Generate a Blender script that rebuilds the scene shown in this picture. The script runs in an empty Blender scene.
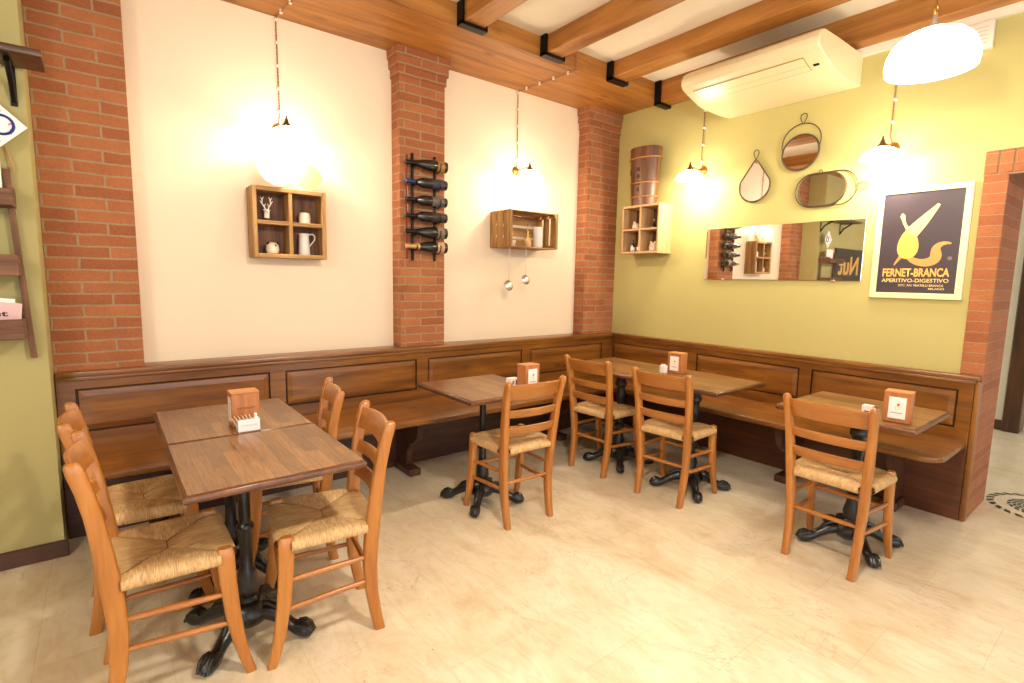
import bpy, bmesh, math, random
from mathutils import Vector, Matrix
random.seed(7)
sc = bpy.context.scene
COL = sc.collection
PI = math.pi

# ------------------------------------------------------------------ view
sc.view_settings.view_transform = 'Standard'
sc.view_settings.look = 'None'
sc.view_settings.gamma = 1
sc.view_settings.use_curve_mapping = False
sc.view_settings.exposure = 0.10
sc.cycles.denoising_prefilter = 'NONE'
sc.cycles.sample_clamp_indirect = 4
sc.cycles.caustics_reflective = False
sc.cycles.caustics_refractive = False

# ------------------------------------------------------------------ materials
def srgb(r, g, b):
    f = lambda c: (c / 255 / 12.92) if c / 255 <= .04045 else ((c / 255 + .055) / 1.055) ** 2.4
    return (f(r), f(g), f(b), 1)

class NT:
    def __init__(s, name):
        s.m = bpy.data.materials.new(name); s.m.use_nodes = True
        s.t = s.m.node_tree; s.t.nodes.clear()
        s.out = s.n('ShaderNodeOutputMaterial')
    def n(s, typ, **kw):
        o = s.t.nodes.new(typ)
        for k, v in kw.items(): setattr(o, k, v)
        return o
    def l(s, a, b): s.t.links.new(a, b)
    def ramp(s, fac, stops, interp='LINEAR'):
        r = s.n('ShaderNodeValToRGB'); r.color_ramp.interpolation = interp
        e = r.color_ramp.elements
        while len(e) < len(stops): e.new(.5)
        for i, (p, c) in enumerate(stops): e[i].position = p; e[i].color = c
        s.l(fac, r.inputs[0]); return r.outputs[0]
    def mix(s, fac, a, b, blend='MIX'):
        m = s.n('ShaderNodeMix', data_type='RGBA', blend_type=blend)
        for sock, v in ((m.inputs[0], fac), (m.inputs[6], a), (m.inputs[7], b)):
            if hasattr(v, 'links'): s.l(v, sock)
            else: sock.default_value = v
        return m.outputs[2]
    def coords(s, kind='Object', scale=(1, 1, 1), rot=(0, 0, 0), loc=(0, 0, 0)):
        tc = s.n('ShaderNodeTexCoord'); mp = s.n('ShaderNodeMapping')
        mp.inputs['Scale'].default_value = scale; mp.inputs['Rotation'].default_value = rot; mp.inputs['Location'].default_value = loc
        s.l(tc.outputs[kind], mp.inputs[0]); return mp.outputs[0]
    def noise(s, vec, scale, detail=4, rough=.5, dist=0):
        n = s.n('ShaderNodeTexNoise'); s.l(vec, n.inputs['Vector'])
        n.inputs['Scale'].default_value = scale; n.inputs['Detail'].default_value = detail
        n.inputs['Roughness'].default_value = rough; n.inputs['Distortion'].default_value = dist
        return n.outputs['Fac']
    def bsdf(s, color, rough=.5, metal=0, coat=0, bump=None, bstr=.2, bdist=.01, **kw):
        b = s.n('ShaderNodeBsdfPrincipled')
        for nm, v in (('Base Color', color), ('Roughness', rough), ('Metallic', metal), ('Coat Weight', coat)):
            if hasattr(v, 'links'): s.l(v, b.inputs[nm])
            else: b.inputs[nm].default_value = v
        b.inputs['Coat Roughness'].default_value = kw.pop('coat_rough', .285)
        for k, v in kw.items(): b.inputs[k.replace('_', ' ')].default_value = v
        if bump is not None:
            bp = s.n('ShaderNodeBump'); bp.inputs['Strength'].default_value = bstr; bp.inputs['Distance'].default_value = bdist
            s.l(bump, bp.inputs['Height']); s.l(bp.outputs[0], b.inputs['Normal'])
        s.l(b.outputs[0], s.out.inputs[0]); s.b = b
        return s.m

_c = {}
def plain(name, col, rough=.5, metal=0, coat=0, noise=0.0, **kw):
    if name in _c: return _c[name]
    s = NT(name)
    c = col
    if noise:
        v = s.coords(); f = s.noise(v, 9, 5)
        dk = tuple(x * (1 - noise) for x in col[:3]) + (1,); lt = tuple(min(1, x * (1 + noise * .4)) for x in col[:3]) + (1,)
        c = s.ramp(f, [(.3, dk), (.7, lt)])
        _c[name] = s.bsdf(c, rough, metal, coat, bump=f, bstr=.08, **kw)
    else: _c[name] = s.bsdf(c, rough, metal, coat, **kw)
    return _c[name]

def wood(name, light, mid, dark, axis='x', rough=.35, coat=.3, scale=1.0, knots=.6, planks=None):
    """grain stretched along one object axis, with darker growth lines and knots"""
    key = name + '_' + axis
    if key in _c: return _c[key]
    s = NT(key)
    st = .09
    sc3 = {'x': (st, 1, 1), 'y': (1, st, 1), 'z': (1, 1, st)}[axis]
    v = s.coords('Object', scale=sc3)
    n1 = s.noise(v, 20 * scale, 5, .55, .5)
    n2 = s.noise(v, 75 * scale, 4, .6, .4)
    n3 = s.noise(s.coords('Object', loc=(3.1, 1.7, .4), scale=tuple(.35 if k != st else .18 for k in sc3)), 6 * scale, 3, .5)
    c = s.ramp(n1, [(.25, dark), (.5, mid), (.75, light)])
    c2 = s.ramp(n2, [(.35, (.62, .62, .62, 1)), (.6, (1, 1, 1, 1))])
    c = s.mix(.35, c, c2, 'MULTIPLY')
    c3 = s.ramp(n3, [(.3, (.78, .74, .7, 1)), (.65, (1.0, 1.0, 1.0, 1))])
    c = s.mix(.6, c, c3, 'MULTIPLY')
    if knots:
        vo = s.n('ShaderNodeTexVoronoi', feature='F1'); vo.inputs['Scale'].default_value = 5.5 * scale
        vk = s.coords('Object', scale=tuple(.45 if k == st else 1 for k in sc3))
        s.l(vk, vo.inputs['Vector'])
        kf = s.ramp(vo.outputs['Distance'], [(.03, (knots, knots, knots, 1)), (.13, (0, 0, 0, 1))])
        c = s.mix(kf, c, tuple(x * .35 for x in dark[:3]) + (1,))
    if planks:
        br = s.n('ShaderNodeTexBrick'); w, h, lo, hi = planks
        rot = {'x': (0, 0, 0), 'y': (0, 0, PI / 2), 'z': (0, PI / 2, 0)}[axis]
        s.l(s.coords('Object', rot=rot), br.inputs['Vector'])
        br.inputs['Scale'].default_value = 1; br.inputs['Brick Width'].default_value = w; br.inputs['Row Height'].default_value = h
        br.inputs['Mortar Size'].default_value = .0006; br.inputs['Mortar'].default_value = (.45, .45, .45, 1)
        br.inputs['Color1'].default_value = (lo, lo, lo, 1); br.inputs['Color2'].default_value = (hi, hi, hi, 1)
        c = s.mix(.8, c, br.outputs[0], 'MULTIPLY')
    _c[key] = s.bsdf(c, rough, 0, coat, bump=n2, bstr=.08 if coat < .3 else .02, bdist=.004)
    return _c[key]

def W_bench(ax): return wood('bench_wood', srgb(158, 103, 38), srgb(131, 80, 28), srgb(90, 51, 16), ax, .285, .16)
def W_groove(ax): return wood('groove_wood', srgb(70, 38, 18), srgb(54, 28, 14), srgb(36, 18, 10), ax, .5, .1)
def W_beam(ax): return wood('beam_wood', srgb(194, 136, 64), srgb(172, 112, 48), srgb(128, 76, 30), ax, .5, .1, .7)
def W_chair(ax): return wood('chair_wood', srgb(200, 134, 62), srgb(184, 116, 48), srgb(156, 92, 34), ax, .285, .5, 1.0, 0)
def W_table(ax):
    if 'table_planks' in _c: return _c['table_planks']
    s = NT('table_planks')
    br = s.n('ShaderNodeTexBrick'); s.l(s.coords('Object', rot=(0, 0, PI / 2), loc=(.02, .013, 0)), br.inputs['Vector'])
    br.inputs['Scale'].default_value = 1; br.inputs['Brick Width'].default_value = .34; br.inputs['Row Height'].default_value = .052
    br.inputs['Mortar Size'].default_value = .0009; br.inputs['Mortar'].default_value = srgb(84, 52, 28)
    br.inputs['Color1'].default_value = srgb(166, 118, 68); br.inputs['Color2'].default_value = srgb(122, 80, 42)
    v = s.coords('Object', scale=(1, .07, 1))
    g = s.noise(v, 120, 4, .6, .8); g2 = s.noise(v, 40, 4, .6, 1.5)
    c = s.mix(.75, br.outputs[0], s.ramp(g, [(.38, (.52, .48, .44, 1)), (.55, (1, 1, 1, 1))]), 'MULTIPLY')
    c = s.mix(.5, c, s.ramp(g2, [(.4, (.62, .58, .54, 1)), (.6, (1, 1, 1, 1))]), 'MULTIPLY')
    _c['table_planks'] = s.bsdf(c, .28, 0, .15)
    return _c['table_planks']
W_edge = lambda ax: wood('table_edge_wood', srgb(128, 76, 40), srgb(100, 56, 30), srgb(58, 30, 16), ax, .285, .5, 1.0, 0)
def W_rustic(ax): return wood('rustic_wood', srgb(206, 164, 104), srgb(170, 126, 74), srgb(112, 76, 44), ax, .7, 0, 1.3, .5)
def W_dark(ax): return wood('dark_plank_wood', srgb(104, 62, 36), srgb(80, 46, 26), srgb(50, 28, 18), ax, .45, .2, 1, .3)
def W_barn(ax): return wood('weathered_wood', srgb(150, 108, 82), srgb(116, 80, 60), srgb(66, 44, 34), ax, .8, 0, 1.4, .5)

def brick_mat(name, soldier=False, single=False):
    s = NT(name)
    tc = s.n('ShaderNodeTexCoord')
    vec = tc.outputs['UV']
    # a gentle wobble so that the courses are not ruler straight
    nz = s.n('ShaderNodeTexNoise'); nz.inputs['Scale'].default_value = 9; nz.inputs['Detail'].default_value = 2
    s.l(vec, nz.inputs['Vector'])
    sub = s.n('ShaderNodeVectorMath', operation='SUBTRACT'); s.l(nz.outputs['Color'], sub.inputs[0]); sub.inputs[1].default_value = (.5, .5, .5)
    sca = s.n('ShaderNodeVectorMath', operation='SCALE'); s.l(sub.outputs[0], sca.inputs[0]); sca.inputs['Scale'].default_value = .014
    add = s.n('ShaderNodeVectorMath', operation='ADD'); s.l(vec, add.inputs[0]); s.l(sca.outputs[0], add.inputs[1])
    br = s.n('ShaderNodeTexBrick'); s.l(add.outputs[0], br.inputs['Vector'])
    br.inputs['Scale'].default_value = 1
    br.inputs['Brick Width'].default_value = 5 if single else .26
    br.inputs['Row Height'].default_value = .0625
    br.inputs['Mortar Size'].default_value = 0.0062 if not single else .003
    br.inputs['Mortar Smooth'].default_value = .35
    br.inputs['Color1'].default_value = srgb(184, 114, 70); br.inputs['Color2'].default_value = srgb(160, 92, 54)
    br.inputs['Mortar'].default_value = srgb(168, 142, 108)
    n1 = s.noise(vec, 60, 6, .7); n2 = s.noise(vec, 7, 3, .5)
    c = s.mix(.55, br.outputs[0], s.ramp(n1, [(.3, (.66, .62, .6, 1)), (.65, (1, 1, 1, 1))]), 'MULTIPLY')
    c = s.mix(.5, c, s.ramp(n2, [(.3, (.72, .7, .7, 1)), (.65, (1.0, 1.0, 1.0, 1))]), 'MULTIPLY')
    # bump: bricks proud of the joints, rough faces
    inv = s.n('ShaderNodeMath', operation='MULTIPLY_ADD'); s.l(br.outputs['Fac'], inv.inputs[0]); inv.inputs[1].default_value = -1.0
    s.l(n1, inv.inputs[2])
    return s.bsdf(c, .85, bump=inv.outputs[0], bstr=.55, bdist=.012)

def plaster(name, col, var=.06):
    s = NT(name); v = s.coords()
    n = s.noise(v, 2.2, 5, .55); f = s.noise(v, 60, 5, .6)
    c = s.ramp(n, [(.3, tuple(x * (1 - var) for x in col[:3]) + (1,)), (.7, col)])
    return s.bsdf(c, .75, bump=f, bstr=.06, bdist=.004, Specular_IOR_Level=.25)

def marble_floor():
    s = NT('travertine_floor')
    v = s.coords('Object', rot=(0, 0, PI / 2), loc=(.0, .0, 0))
    br = s.n('ShaderNodeTexBrick'); s.l(v, br.inputs['Vector'])
    br.inputs['Scale'].default_value = 1; br.inputs['Brick Width'].default_value = .60; br.inputs['Row Height'].default_value = .40
    br.inputs['Mortar Size'].default_value = .0013; br.inputs['Mortar Smooth'].default_value = .1
    br.inputs['Color1'].default_value = (.93, .91, .87, 1); br.inputs['Color2'].default_value = (1, 1, 1, 1)
    br.inputs['Mortar'].default_value = (.82, .76, .68, 1)
    vs = s.coords('Object', scale=(1, .45, 1), rot=(0, 0, .5))
    n1 = s.noise(vs, 3.2, 8, .62, 1.4)
    c = s.ramp(n1, [(.3, srgb(222, 203, 172)), (.46, srgb(234, 219, 192)), (.62, srgb(240, 228, 206))])
    n2 = s.noise(vs, 11, 6, .65, 2.0)
    c = s.mix(.22, c, s.ramp(n2, [(.38, srgb(214, 182, 142)), (.55, (1, 1, 1, 1))]), 'MULTIPLY')
    # small brown pits, elongated
    vo = s.n('ShaderNodeTexVoronoi', feature='F1'); vo.inputs['Scale'].default_value = 20
    s.l(s.coords('Object', scale=(1.0, .5, 1), rot=(0, 0, .6)), vo.inputs['Vector'])
    pn = s.noise(s.coords(), 2.4, 3)
    pit = s.ramp(vo.outputs['Distance'], [(.025, (1, 1, 1, 1)), (.06, (0, 0, 0, 1))])
    pit2 = s.mix(1.0, pit, s.ramp(pn, [(.44, (0, 0, 0, 1)), (.54, (.8, .8, .8, 1))]), 'MULTIPLY')
    c = s.mix(pit2, c, srgb(120, 82, 54))
    vn = s.noise(s.coords('Object', scale=(1, .5, 1), rot=(0, 0, .75)), 3.0, 9, .62, 2.2)
    ve = s.ramp(vn, [(.470, (0, 0, 0, 1)), (.478, (.55, .55, .55, 1)), (.486, (0, 0, 0, 1))])
    ve = s.mix(1.0, ve, s.ramp(pn, [(.48, (0, 0, 0, 1)), (.6, (1, 1, 1, 1))]), 'MULTIPLY')
    c = s.mix(ve, c, srgb(176, 134, 84))
    c = s.mix(1.0, c, br.outputs[0], 'MULTIPLY')
    r = s.ramp(n2, [(.3, (.28, .28, .28, 1)), (.7, (.31, .31, .31, 1))])
    return s.bsdf(c, r, bump=br.outputs['Fac'], bstr=-.1, bdist=.002)

def rush_mat():
    s = NT('rush_seat')
    tc = s.n('ShaderNodeTexCoord')
    mp = s.n('ShaderNodeMapping'); s.l(tc.outputs['UV'], mp.inputs[0]); mp.inputs['Scale'].default_value = (1, .06, 1)
    w = s.noise(mp.outputs[0], 300, 3, .6)
    n = s.noise(tc.outputs['UV'], 9, 4, .6)
    mp2 = s.n('ShaderNodeMapping'); s.l(tc.outputs['UV'], mp2.inputs[0]); mp2.inputs['Scale'].default_value = (1, .15, 1)
    n2 = s.noise(mp2.outputs[0], 30, 4, .6)
    c = s.ramp(w, [(.3, srgb(168, 126, 76)), (.5, srgb(208, 172, 120)), (.7, srgb(230, 200, 150))])
    c = s.mix(.3, c, s.ramp(n, [(.35, srgb(205, 180, 150)), (.6, (1, 1, 1, 1))]), 'MULTIPLY')
    c = s.mix(.35, c, s.ramp(n2, [(.35, srgb(190, 160, 130)), (.55, (1, 1, 1, 1))]), 'MULTIPLY')
    return s.bsdf(c, .6, bump=w, bstr=.3, bdist=.002)

M_cream = plaster('cream_plaster', srgb(240, 221, 194), .03)
M_green = plaster('green_plaster', srgb(192, 181, 118), .04)
M_olive = plaster('olive_plaster', srgb(178, 166, 112), .05)
M_white = plaster('white_plaster', srgb(240, 232, 214), .03)
M_brick = brick_mat('brick')
M_brick1 = brick_mat('brick_single', single=True)
M_floor = marble_floor()
M_rush = rush_mat()
M_black = plain('black_steel', srgb(22, 22, 24), .4, .6)
def iron():
    s = NT('cast_iron'); v = s.coords(); n = s.noise(v, 55, 5, .6)
    return s.bsdf(srgb(15, 15, 17), .285, 0, .3, bump=n, bstr=.35, bdist=.006)
M_iron = iron()
M_bronze = plain('aged_bronze', srgb(112, 84, 58), .35, .85)
M_brass = plain('brass', srgb(176, 132, 62), .3, .9)
M_porc = plain('porcelain', srgb(236, 226, 212), .2, 0, .4)
M_cable = plain('textile_cable', srgb(150, 110, 78), .8)
M_plastic = plain('cream_plastic', srgb(236, 220, 180), .32, 0, .1)
M_plastic_d = plain('plastic_gap', srgb(170, 146, 96), .5)
M_frame = plain('mirror_frame_metal', srgb(92, 74, 58), .5, .5)
def mirror():
    s = NT('mirror_glass'); return s.bsdf((.93, .92, .9, 1), .015, 1)
M_mirror = mirror()
M_paper = plain('white_card', srgb(244, 240, 238), .6)
M_holder = wood('holder_wood', srgb(204, 136, 80), srgb(188, 120, 68), srgb(160, 98, 54), 'z', .4, .2, 2, 0)
M_holder_l = plain('holder_edge', srgb(196, 130, 74), .45)
M_pink = plain('pink_ink', srgb(196, 120, 160), .7)
M_violet = plain('violet_ink', srgb(82, 60, 160), .7)
M_red = plain('red_ink', srgb(200, 60, 50), .7)
M_ink = plain('dark_ink', srgb(60, 46, 50), .7)
M_blue = plain('blue_ink', srgb(28, 40, 130), .6)
M_yel = plain('yellow_ink', srgb(232, 196, 70), .6)
M_steel = plain('polished_steel', srgb(206, 198, 194), .28, .85)
M_ceram = plain('cream_ceramic', srgb(232, 214, 190), .35, 0, .2)
M_enamel = plain('white_enamel', srgb(226, 220, 212), .25, 0, .4)
M_figw = plain('white_figure', srgb(240, 234, 226), .5)
def glass_bottle():
    s = NT('bottle_glass'); return s.bsdf(srgb(14, 16, 12), .06, 0, .8)
M_bottle = glass_bottle()
def shade_mat(name, strength, col=(1, .86, .62, 1)):
    s = NT(name)
    e = s.n('ShaderNodeEmission'); e.inputs[0].default_value = col; e.inputs[1].default_value = strength
    b = s.n('ShaderNodeBsdfPrincipled'); b.inputs['Base Color'].default_value = (.9, .88, .84, 1); b.inputs['Roughness'].default_value = .15
    a = s.n('ShaderNodeAddShader'); s.l(e.outputs[0], a.inputs[0]); s.l(b.outputs[0], a.inputs[1]); s.l(a.outputs[0], s.out.inputs[0])
    return s.m
M_shade = shade_mat('opal_glass_lit', 27, (1, .90, .72, 1))
M_pend = shade_mat('pendant_glass_lit', 5, (1, .92, .78, 1))

# ------------------------------------------------------------------ mesh helpers
class MB:
    def __init__(s): s.bm = bmesh.new(); s.uv = None
    def _add(s, other):
        me = bpy.data.meshes.new('tmp'); other.to_mesh(me); other.free(); s.bm.from_mesh(me); bpy.data.meshes.remove(me)
    def box(s, x0, x1, y0, y1, z0, z1, bev=0.0, seg=2, mat=None):
        b = bmesh.new(); bmesh.ops.create_cube(b, size=1)
        for v in b.verts:
            v.co = Vector(((x0 + x1) / 2 + v.co.x * (x1 - x0), (y0 + y1) / 2 + v.co.y * (y1 - y0), (z0 + z1) / 2 + v.co.z * (z1 - z0)))
        if bev: bmesh.ops.bevel(b, geom=b.edges[:], offset=bev, segments=seg, affect='EDGES', profile=.5)
        if mat: bmesh.ops.transform(b, matrix=mat, verts=b.verts)
        s._add(b); return s
    def rings(s, rings, closed=True, cap=True):
        rv = [[s.bm.verts.new(p) for p in r] for r in rings]
        n = len(rv[0])
        for a, b in zip(rv, rv[1:]):
            for i in range(n if closed else n - 1):
                j = (i + 1) % n
                s.bm.faces.new((a[i], a[j], b[j], b[i]))
        if cap and closed:
            s.bm.faces.new(list(reversed(rv[0]))); s.bm.faces.new(rv[-1])
        return rv
    def tube(s, pts, r, seg=8, cap=True, closed=False):
        pts = [Vector(p) for p in pts]; n = len(pts)
        rr = r if isinstance(r, (list, tuple)) else [r] * n
        up = None; rings = []
        for i, p in enumerate(pts):
            if closed: d = (pts[(i + 1) % n] - pts[i - 1]).normalized()
            else: d = (pts[min(i + 1, n - 1)] - pts[max(i - 1, 0)]).normalized()
            if up is None:
                up = Vector((0, 0, 1)) if abs(d.z) < .9 else Vector((1, 0, 0))
            u = d.cross(up)
            if u.length < 1e-5: u = d.cross(Vector((0, 1, 0)))
            u.normalize(); w = u.cross(d).normalized(); up = w
            rings.append([p + (u * math.cos(2 * PI * k / seg) + w * math.sin(2 * PI * k / seg)) * rr[i] for k in range(seg)])
        if closed: rings.append(rings[0]); 
        if closed:
            rv = [[s.bm.verts.new(q) for q in rg] for rg in rings[:-1]]
            for i in range(n):
                a, b = rv[i], rv[(i + 1) % n]
                for k in range(seg):
                    j = (k + 1) % seg
                    try: s.bm.faces.new((a[k], a[j], b[j], b[k]))
                    except ValueError: pass
        else: s.rings(rings, True, cap)
        return s
    def lathe(s, prof, c=(0, 0, 0), seg=24, mat=None, flute=0, sx=1, sy=1):
        """prof: (r, z) list; closed with caps where r is not ~0"""
        rings = []
        for r, z in prof:
            rg = []
            for k in range(seg):
                a = 2 * PI * k / seg; q = r * (1 + (flute if k % 2 else 0))
                p = Vector((q * math.cos(a) * sx, q * math.sin(a) * sy, z))
                if mat: p = mat @ p
                rg.append(p + Vector(c))
            rings.append(rg)
        s.rings(rings); return s
    def prism(s, poly, fn, d0, d1):
        """poly: 2-D outline; fn(a, b, d) -> point"""
        s.rings([[Vector(fn(a, b, d0)) for a, b in poly], [Vector(fn(a, b, d1)) for a, b in poly]]); return s
    def ball(s, c, r, seg=12, mat=None):
        b = bmesh.new(); bmesh.ops.create_uvsphere(b, u_segments=seg, v_segments=max(6, seg // 2), radius=1)
        rr = r if isinstance(r, (tuple, list)) else (r, r, r)
        for v in b.verts: v.co = Vector((v.co.x * rr[0], v.co.y * rr[1], v.co.z * rr[2]))
        if mat: bmesh.ops.transform(b, matrix=mat, verts=b.verts)
        bmesh.ops.translate(b, vec=Vector(c), verts=b.verts); s._add(b); return s
    def xf(s, mat): bmesh.ops.transform(s.bm, matrix=mat, verts=s.bm.verts); return s
    def build(s, name, mat, parent=None, smooth=True, angle=40, box_uv=None):
        bm = s.bm
        bmesh.ops.recalc_face_normals(bm, faces=bm.faces)
        if box_uv:
            uv = bm.loops.layers.uv.verify()
            for f in bm.faces:
                nx, ny, nz = abs(f.normal.x), abs(f.normal.y), abs(f.normal.z)
                for l in f.loops:
                    p = l.vert.co
                    a = (p.y, p.z) if nx >= ny and nx >= nz else ((p.x, p.z) if ny >= nz else (p.x, p.y))
                    l[uv].uv = (a[0] + box_uv[0], a[1] + box_uv[1])
        me = bpy.data.meshes.new(name); bm.to_mesh(me); bm.free()
        if smooth:
            me.polygons.foreach_set('use_smooth', [True] * len(me.polygons))
            me.set_sharp_from_angle(angle=math.radians(angle))
        if mat: me.materials.append(mat)
        o = bpy.data.objects.new(name, me); COL.objects.link(o)
        if parent: o.parent = parent
        return o

def tag(o, label=None, cat=None, group=None, kind=None):
    if label: o['label'] = label
    if cat: o['category'] = cat
    if group: o['group'] = group
    if kind: o['kind'] = kind
    return o
def empty(name, loc=(0, 0, 0), rz=0):
    o = bpy.data.objects.new(name, None); COL.objects.link(o); o.location = loc; o.rotation_euler = (0, 0, rz)
    o.empty_display_size = .05
    return o
def copy_tree(o, parent=None):
    kids = [k for k in bpy.data.objects if k.parent == o]
    c = o.copy(); COL.objects.link(c); c.parent = parent
    for k in kids: copy_tree(k, c)
    return c
def struct(o, label, cat): return tag(o, label, cat, kind='structure')

def text_obj(body, w, h, mat, name, parent, org, xd, yd, bold=0.0, depth=.0006, shear=0):
    """lettering fitted to w x h, lower-left corner at org, running along xd, upright along yd"""
    cu = bpy.data.curves.new(name, 'FONT'); cu.body = body; cu.size = 1; cu.offset = bold; cu.shear = shear; cu.resolution_u = 3
    t = bpy.data.objects.new('tmp', cu); COL.objects.link(t)
    dg = bpy.context.evaluated_depsgraph_get(); dg.update()
    me = bpy.data.meshes.new_from_object(t.evaluated_get(dg))
    bpy.data.objects.remove(t); bpy.data.curves.remove(cu)
    xs = [v.co.x for v in me.vertices]; ys = [v.co.y for v in me.vertices]
    x0, x1, y0, y1 = min(xs), max(xs), min(ys), max(ys)
    xd, yd = Vector(xd), Vector(yd); nd = xd.cross(yd); org = Vector(org)
    bm = bmesh.new(); bm.from_mesh(me); bpy.data.meshes.remove(me)
    for v in bm.verts:
        v.co = org + xd * ((v.co.x - x0) / (x1 - x0) * w) + yd * ((v.co.y - y0) / (y1 - y0) * h) + nd * depth
    me = bpy.data.meshes.new(name); bm.to_mesh(me); bm.free(); me.materials.append(mat)
    o = bpy.data.objects.new(name, me); COL.objects.link(o); o.parent = parent
    return o

# ------------------------------------------------------------------ the room
ZC, ZS, WS = 3.187, 3.050, .558
XB, YA = 0.0, .095      # plaster face of the green wall (x) and of the cream wall (y)
struct(MB().box(-9, 7.5, -7.5, .4, -.1, 0).build('floor', M_floor, smooth=False), 'polished cream travertine tile floor with brown pits', 'floor')
struct(MB().box(-9, 7.5, -7.5, .4, ZC, ZC + .1).build('ceiling', M_white, smooth=False), 'white plastered ceiling between the wooden beams', 'ceiling')
struct(MB().box(-4.35, .6, YA, .4, 0, ZC).build('wall_back', M_cream, smooth=False), 'cream plastered wall behind the long bench with brick pilasters', 'wall')
struct(MB().box(-9, -4.35, -.27, .4, 0, ZC).build('wall_left', M_olive, smooth=False), 'olive green wall projecting beside the leftmost brick pilaster', 'wall')
m = MB().box(XB, .5, -2.835, YA, 0, ZC).box(XB, .5, -4.3, -2.835, 2.222, ZC).box(XB, .5, -7.5, -4.3, 0, ZC)
struct(m.build('wall_right', M_green, smooth=False), 'pale green plastered wall carrying mirrors and framed poster', 'wall')
struct(MB().box(-9.1, -9, -7.5, .3, 0, ZC).build('wall_far_left', M_white, smooth=False), 'plain white wall closing the far left of the room', 'wall')
# brick-lined opening in the right wall
m = MB().box(-.010, .51, -2.942, -2.832, 0, 2.085, .004, 1)
struct(m.build('brick_pilaster', M_brick1, smooth=False, box_uv=(0, .02)), 'brick door jamb at the end of the green wall', 'brick jamb')
m = MB()
for i in range(22):
    y1 = -2.832 - i * .066
    m.box(-.012, .51, y1 - .058, y1, 2.09, 2.222, .004, 1)
struct(m.build('brick_lintel', M_brick1, smooth=False, box_uv=(0, -2.08 + .0)), 'row of upright bricks above the doorway opening', 'lintel')
struct(MB().box(-.006, .5, -4.3, -2.828, 2.08, 2.218).build('trim_3', plain('mortar', srgb(150, 120, 92), .9), smooth=False), 'mortar bed holding the upright lintel bricks', 'mortar')
struct(MB().box(-.010, .51, -4.42, -4.3, 0, 2.085, .004, 1).build('brick_pilaster', M_brick1, smooth=False, box_uv=(0, .02)), 'brick door jamb on the far side of the opening', 'brick jamb')
# the room seen through the opening
struct(MB().box(3.0, 3.2, -2.645, .4, 0, ZC).build('wall_beyond', M_white, smooth=False), 'white wall seen through the brick doorway', 'wall')
struct(MB().box(2.975, 3.0, -2.645, -.5, 0, .1).build('baseboard_beyond', W_dark('y'), smooth=False), 'dark skirting along the white wall beyond the doorway', 'baseboard')
struct(MB().box(2.93, 3.2, -2.78, -2.646, 0, 2.6, .01).build('door_frame_post', W_dark('z'), smooth=False), 'dark brown door post standing beyond the brick doorway', 'door post')
struct(MB().box(6.3, 6.45, -7.5, .3, 0, ZC).build('wall_far_right', plaster('grey_plaster', srgb(170, 172, 150)), smooth=False), 'grey green wall deep beyond the doorway', 'wall')
struct(MB().box(6.2, 6.3, -7.5, .3, 0, .22).build('baseboard_far_right', W_dark('y'), smooth=False), 'dark skirting at the foot of the deep grey green wall', 'baseboard')

# brick pilasters on the back wall
HC0 = .906
PF = .035                  # the pilaster faces stand this far proud of y = 0
m = MB().box(-4.349, -3.962, -PF, YA, .0, ZS)
struct(m.build('brick_pilaster', M_brick, smooth=False, box_uv=(.05, .0)), 'wide leftmost brick pilaster between olive wall and cream wall', 'brick pilaster')
def pil(x0, x1, label, x1c=None):
    m = MB().box(x0, x1, -PF, YA, HC0, ZS - .19)
    for i, e in enumerate((.010, .022, .034)):
        z = ZS - .19 + i * .0633
        m.box(x0 - e, min(x1 + e, x1c or 99), -PF - e, YA, z, z + .0633)
    struct(m.build('brick_pilaster', M_brick, smooth=False, box_uv=(.13, 0)), label, 'brick pilaster')
pil(-2.378, -2.004, 'brick pilaster behind the wine bottle rack')
pil(-.436, XB, 'brick pilaster in the corner beside the green wall', XB)
# boxed timber soffit along the back wall and ceiling beams
struct(MB().box(-9, XB, -WS, YA, ZS, ZC).box(-9, XB, -WS - .004, -WS + .01, ZS - .004, ZS + .012).build('ceiling_soffit', W_beam('x'), smooth=False), 'broad pine boarded soffit running above the cream wall', 'soffit')
for i, (xa, xb, lab) in enumerate(((-5.101, -4.937, 'pine ceiling beam farthest from the green wall'), (-4.386, -4.222, 'pine ceiling beam above the camera position'),
                                 (-3.671, -3.507, 'pine ceiling beam over the first table'), (-2.935, -2.772, 'pine ceiling beam over the second chair pair'),
                                 (-2.205, -2.046, 'pine ceiling beam meeting the soffit above the wine rack pilaster'), (-1.495, -1.342, 'pine ceiling beam meeting the soffit right of the wine rack pilaster'),
                                 (-0.780, -0.617, 'pine ceiling beam meeting the soffit near the corner pilaster'), (-0.152, -0.001, 'pine ceiling beam hugging the green wall above the air conditioner'))):
    b = struct(MB().box(xa, xb, -7.5, -WS - .004, (3.065 if i < 7 else 3.008), ZC, .004, 1).build('ceiling_beam', W_beam('y'), smooth=False), lab, 'beam')
    zh = 3.047 if i < 7 else 2.990
    h = MB().box(xa - .022, xa - .001, -WS - .062, -WS - .0045, zh, ZC).box(xb + .001, min(xb + .022, XB - .0005), -WS - .062, -WS - .0045, zh, ZC)
    h.box(xa - .022, xb + .02, -WS - .062, -WS - .0045, zh - .006, zh + .0165)
    h.build('beam_hanger', M_black, b, smooth=False)
struct(MB().box(XB - .03, XB, -7.5, -1.75, 2.957, ZC).build('trim_1', M_white, smooth=False), 'white plaster strip under the beam on the green wall', 'trim')
struct(MB().box(-9, -4.335, -.286, -.27, 0, .085, .003, 1).build('baseboard_left', W_dark('x'), smooth=False), 'dark brown wooden skirting at the foot of the olive wall', 'baseboard')
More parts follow.
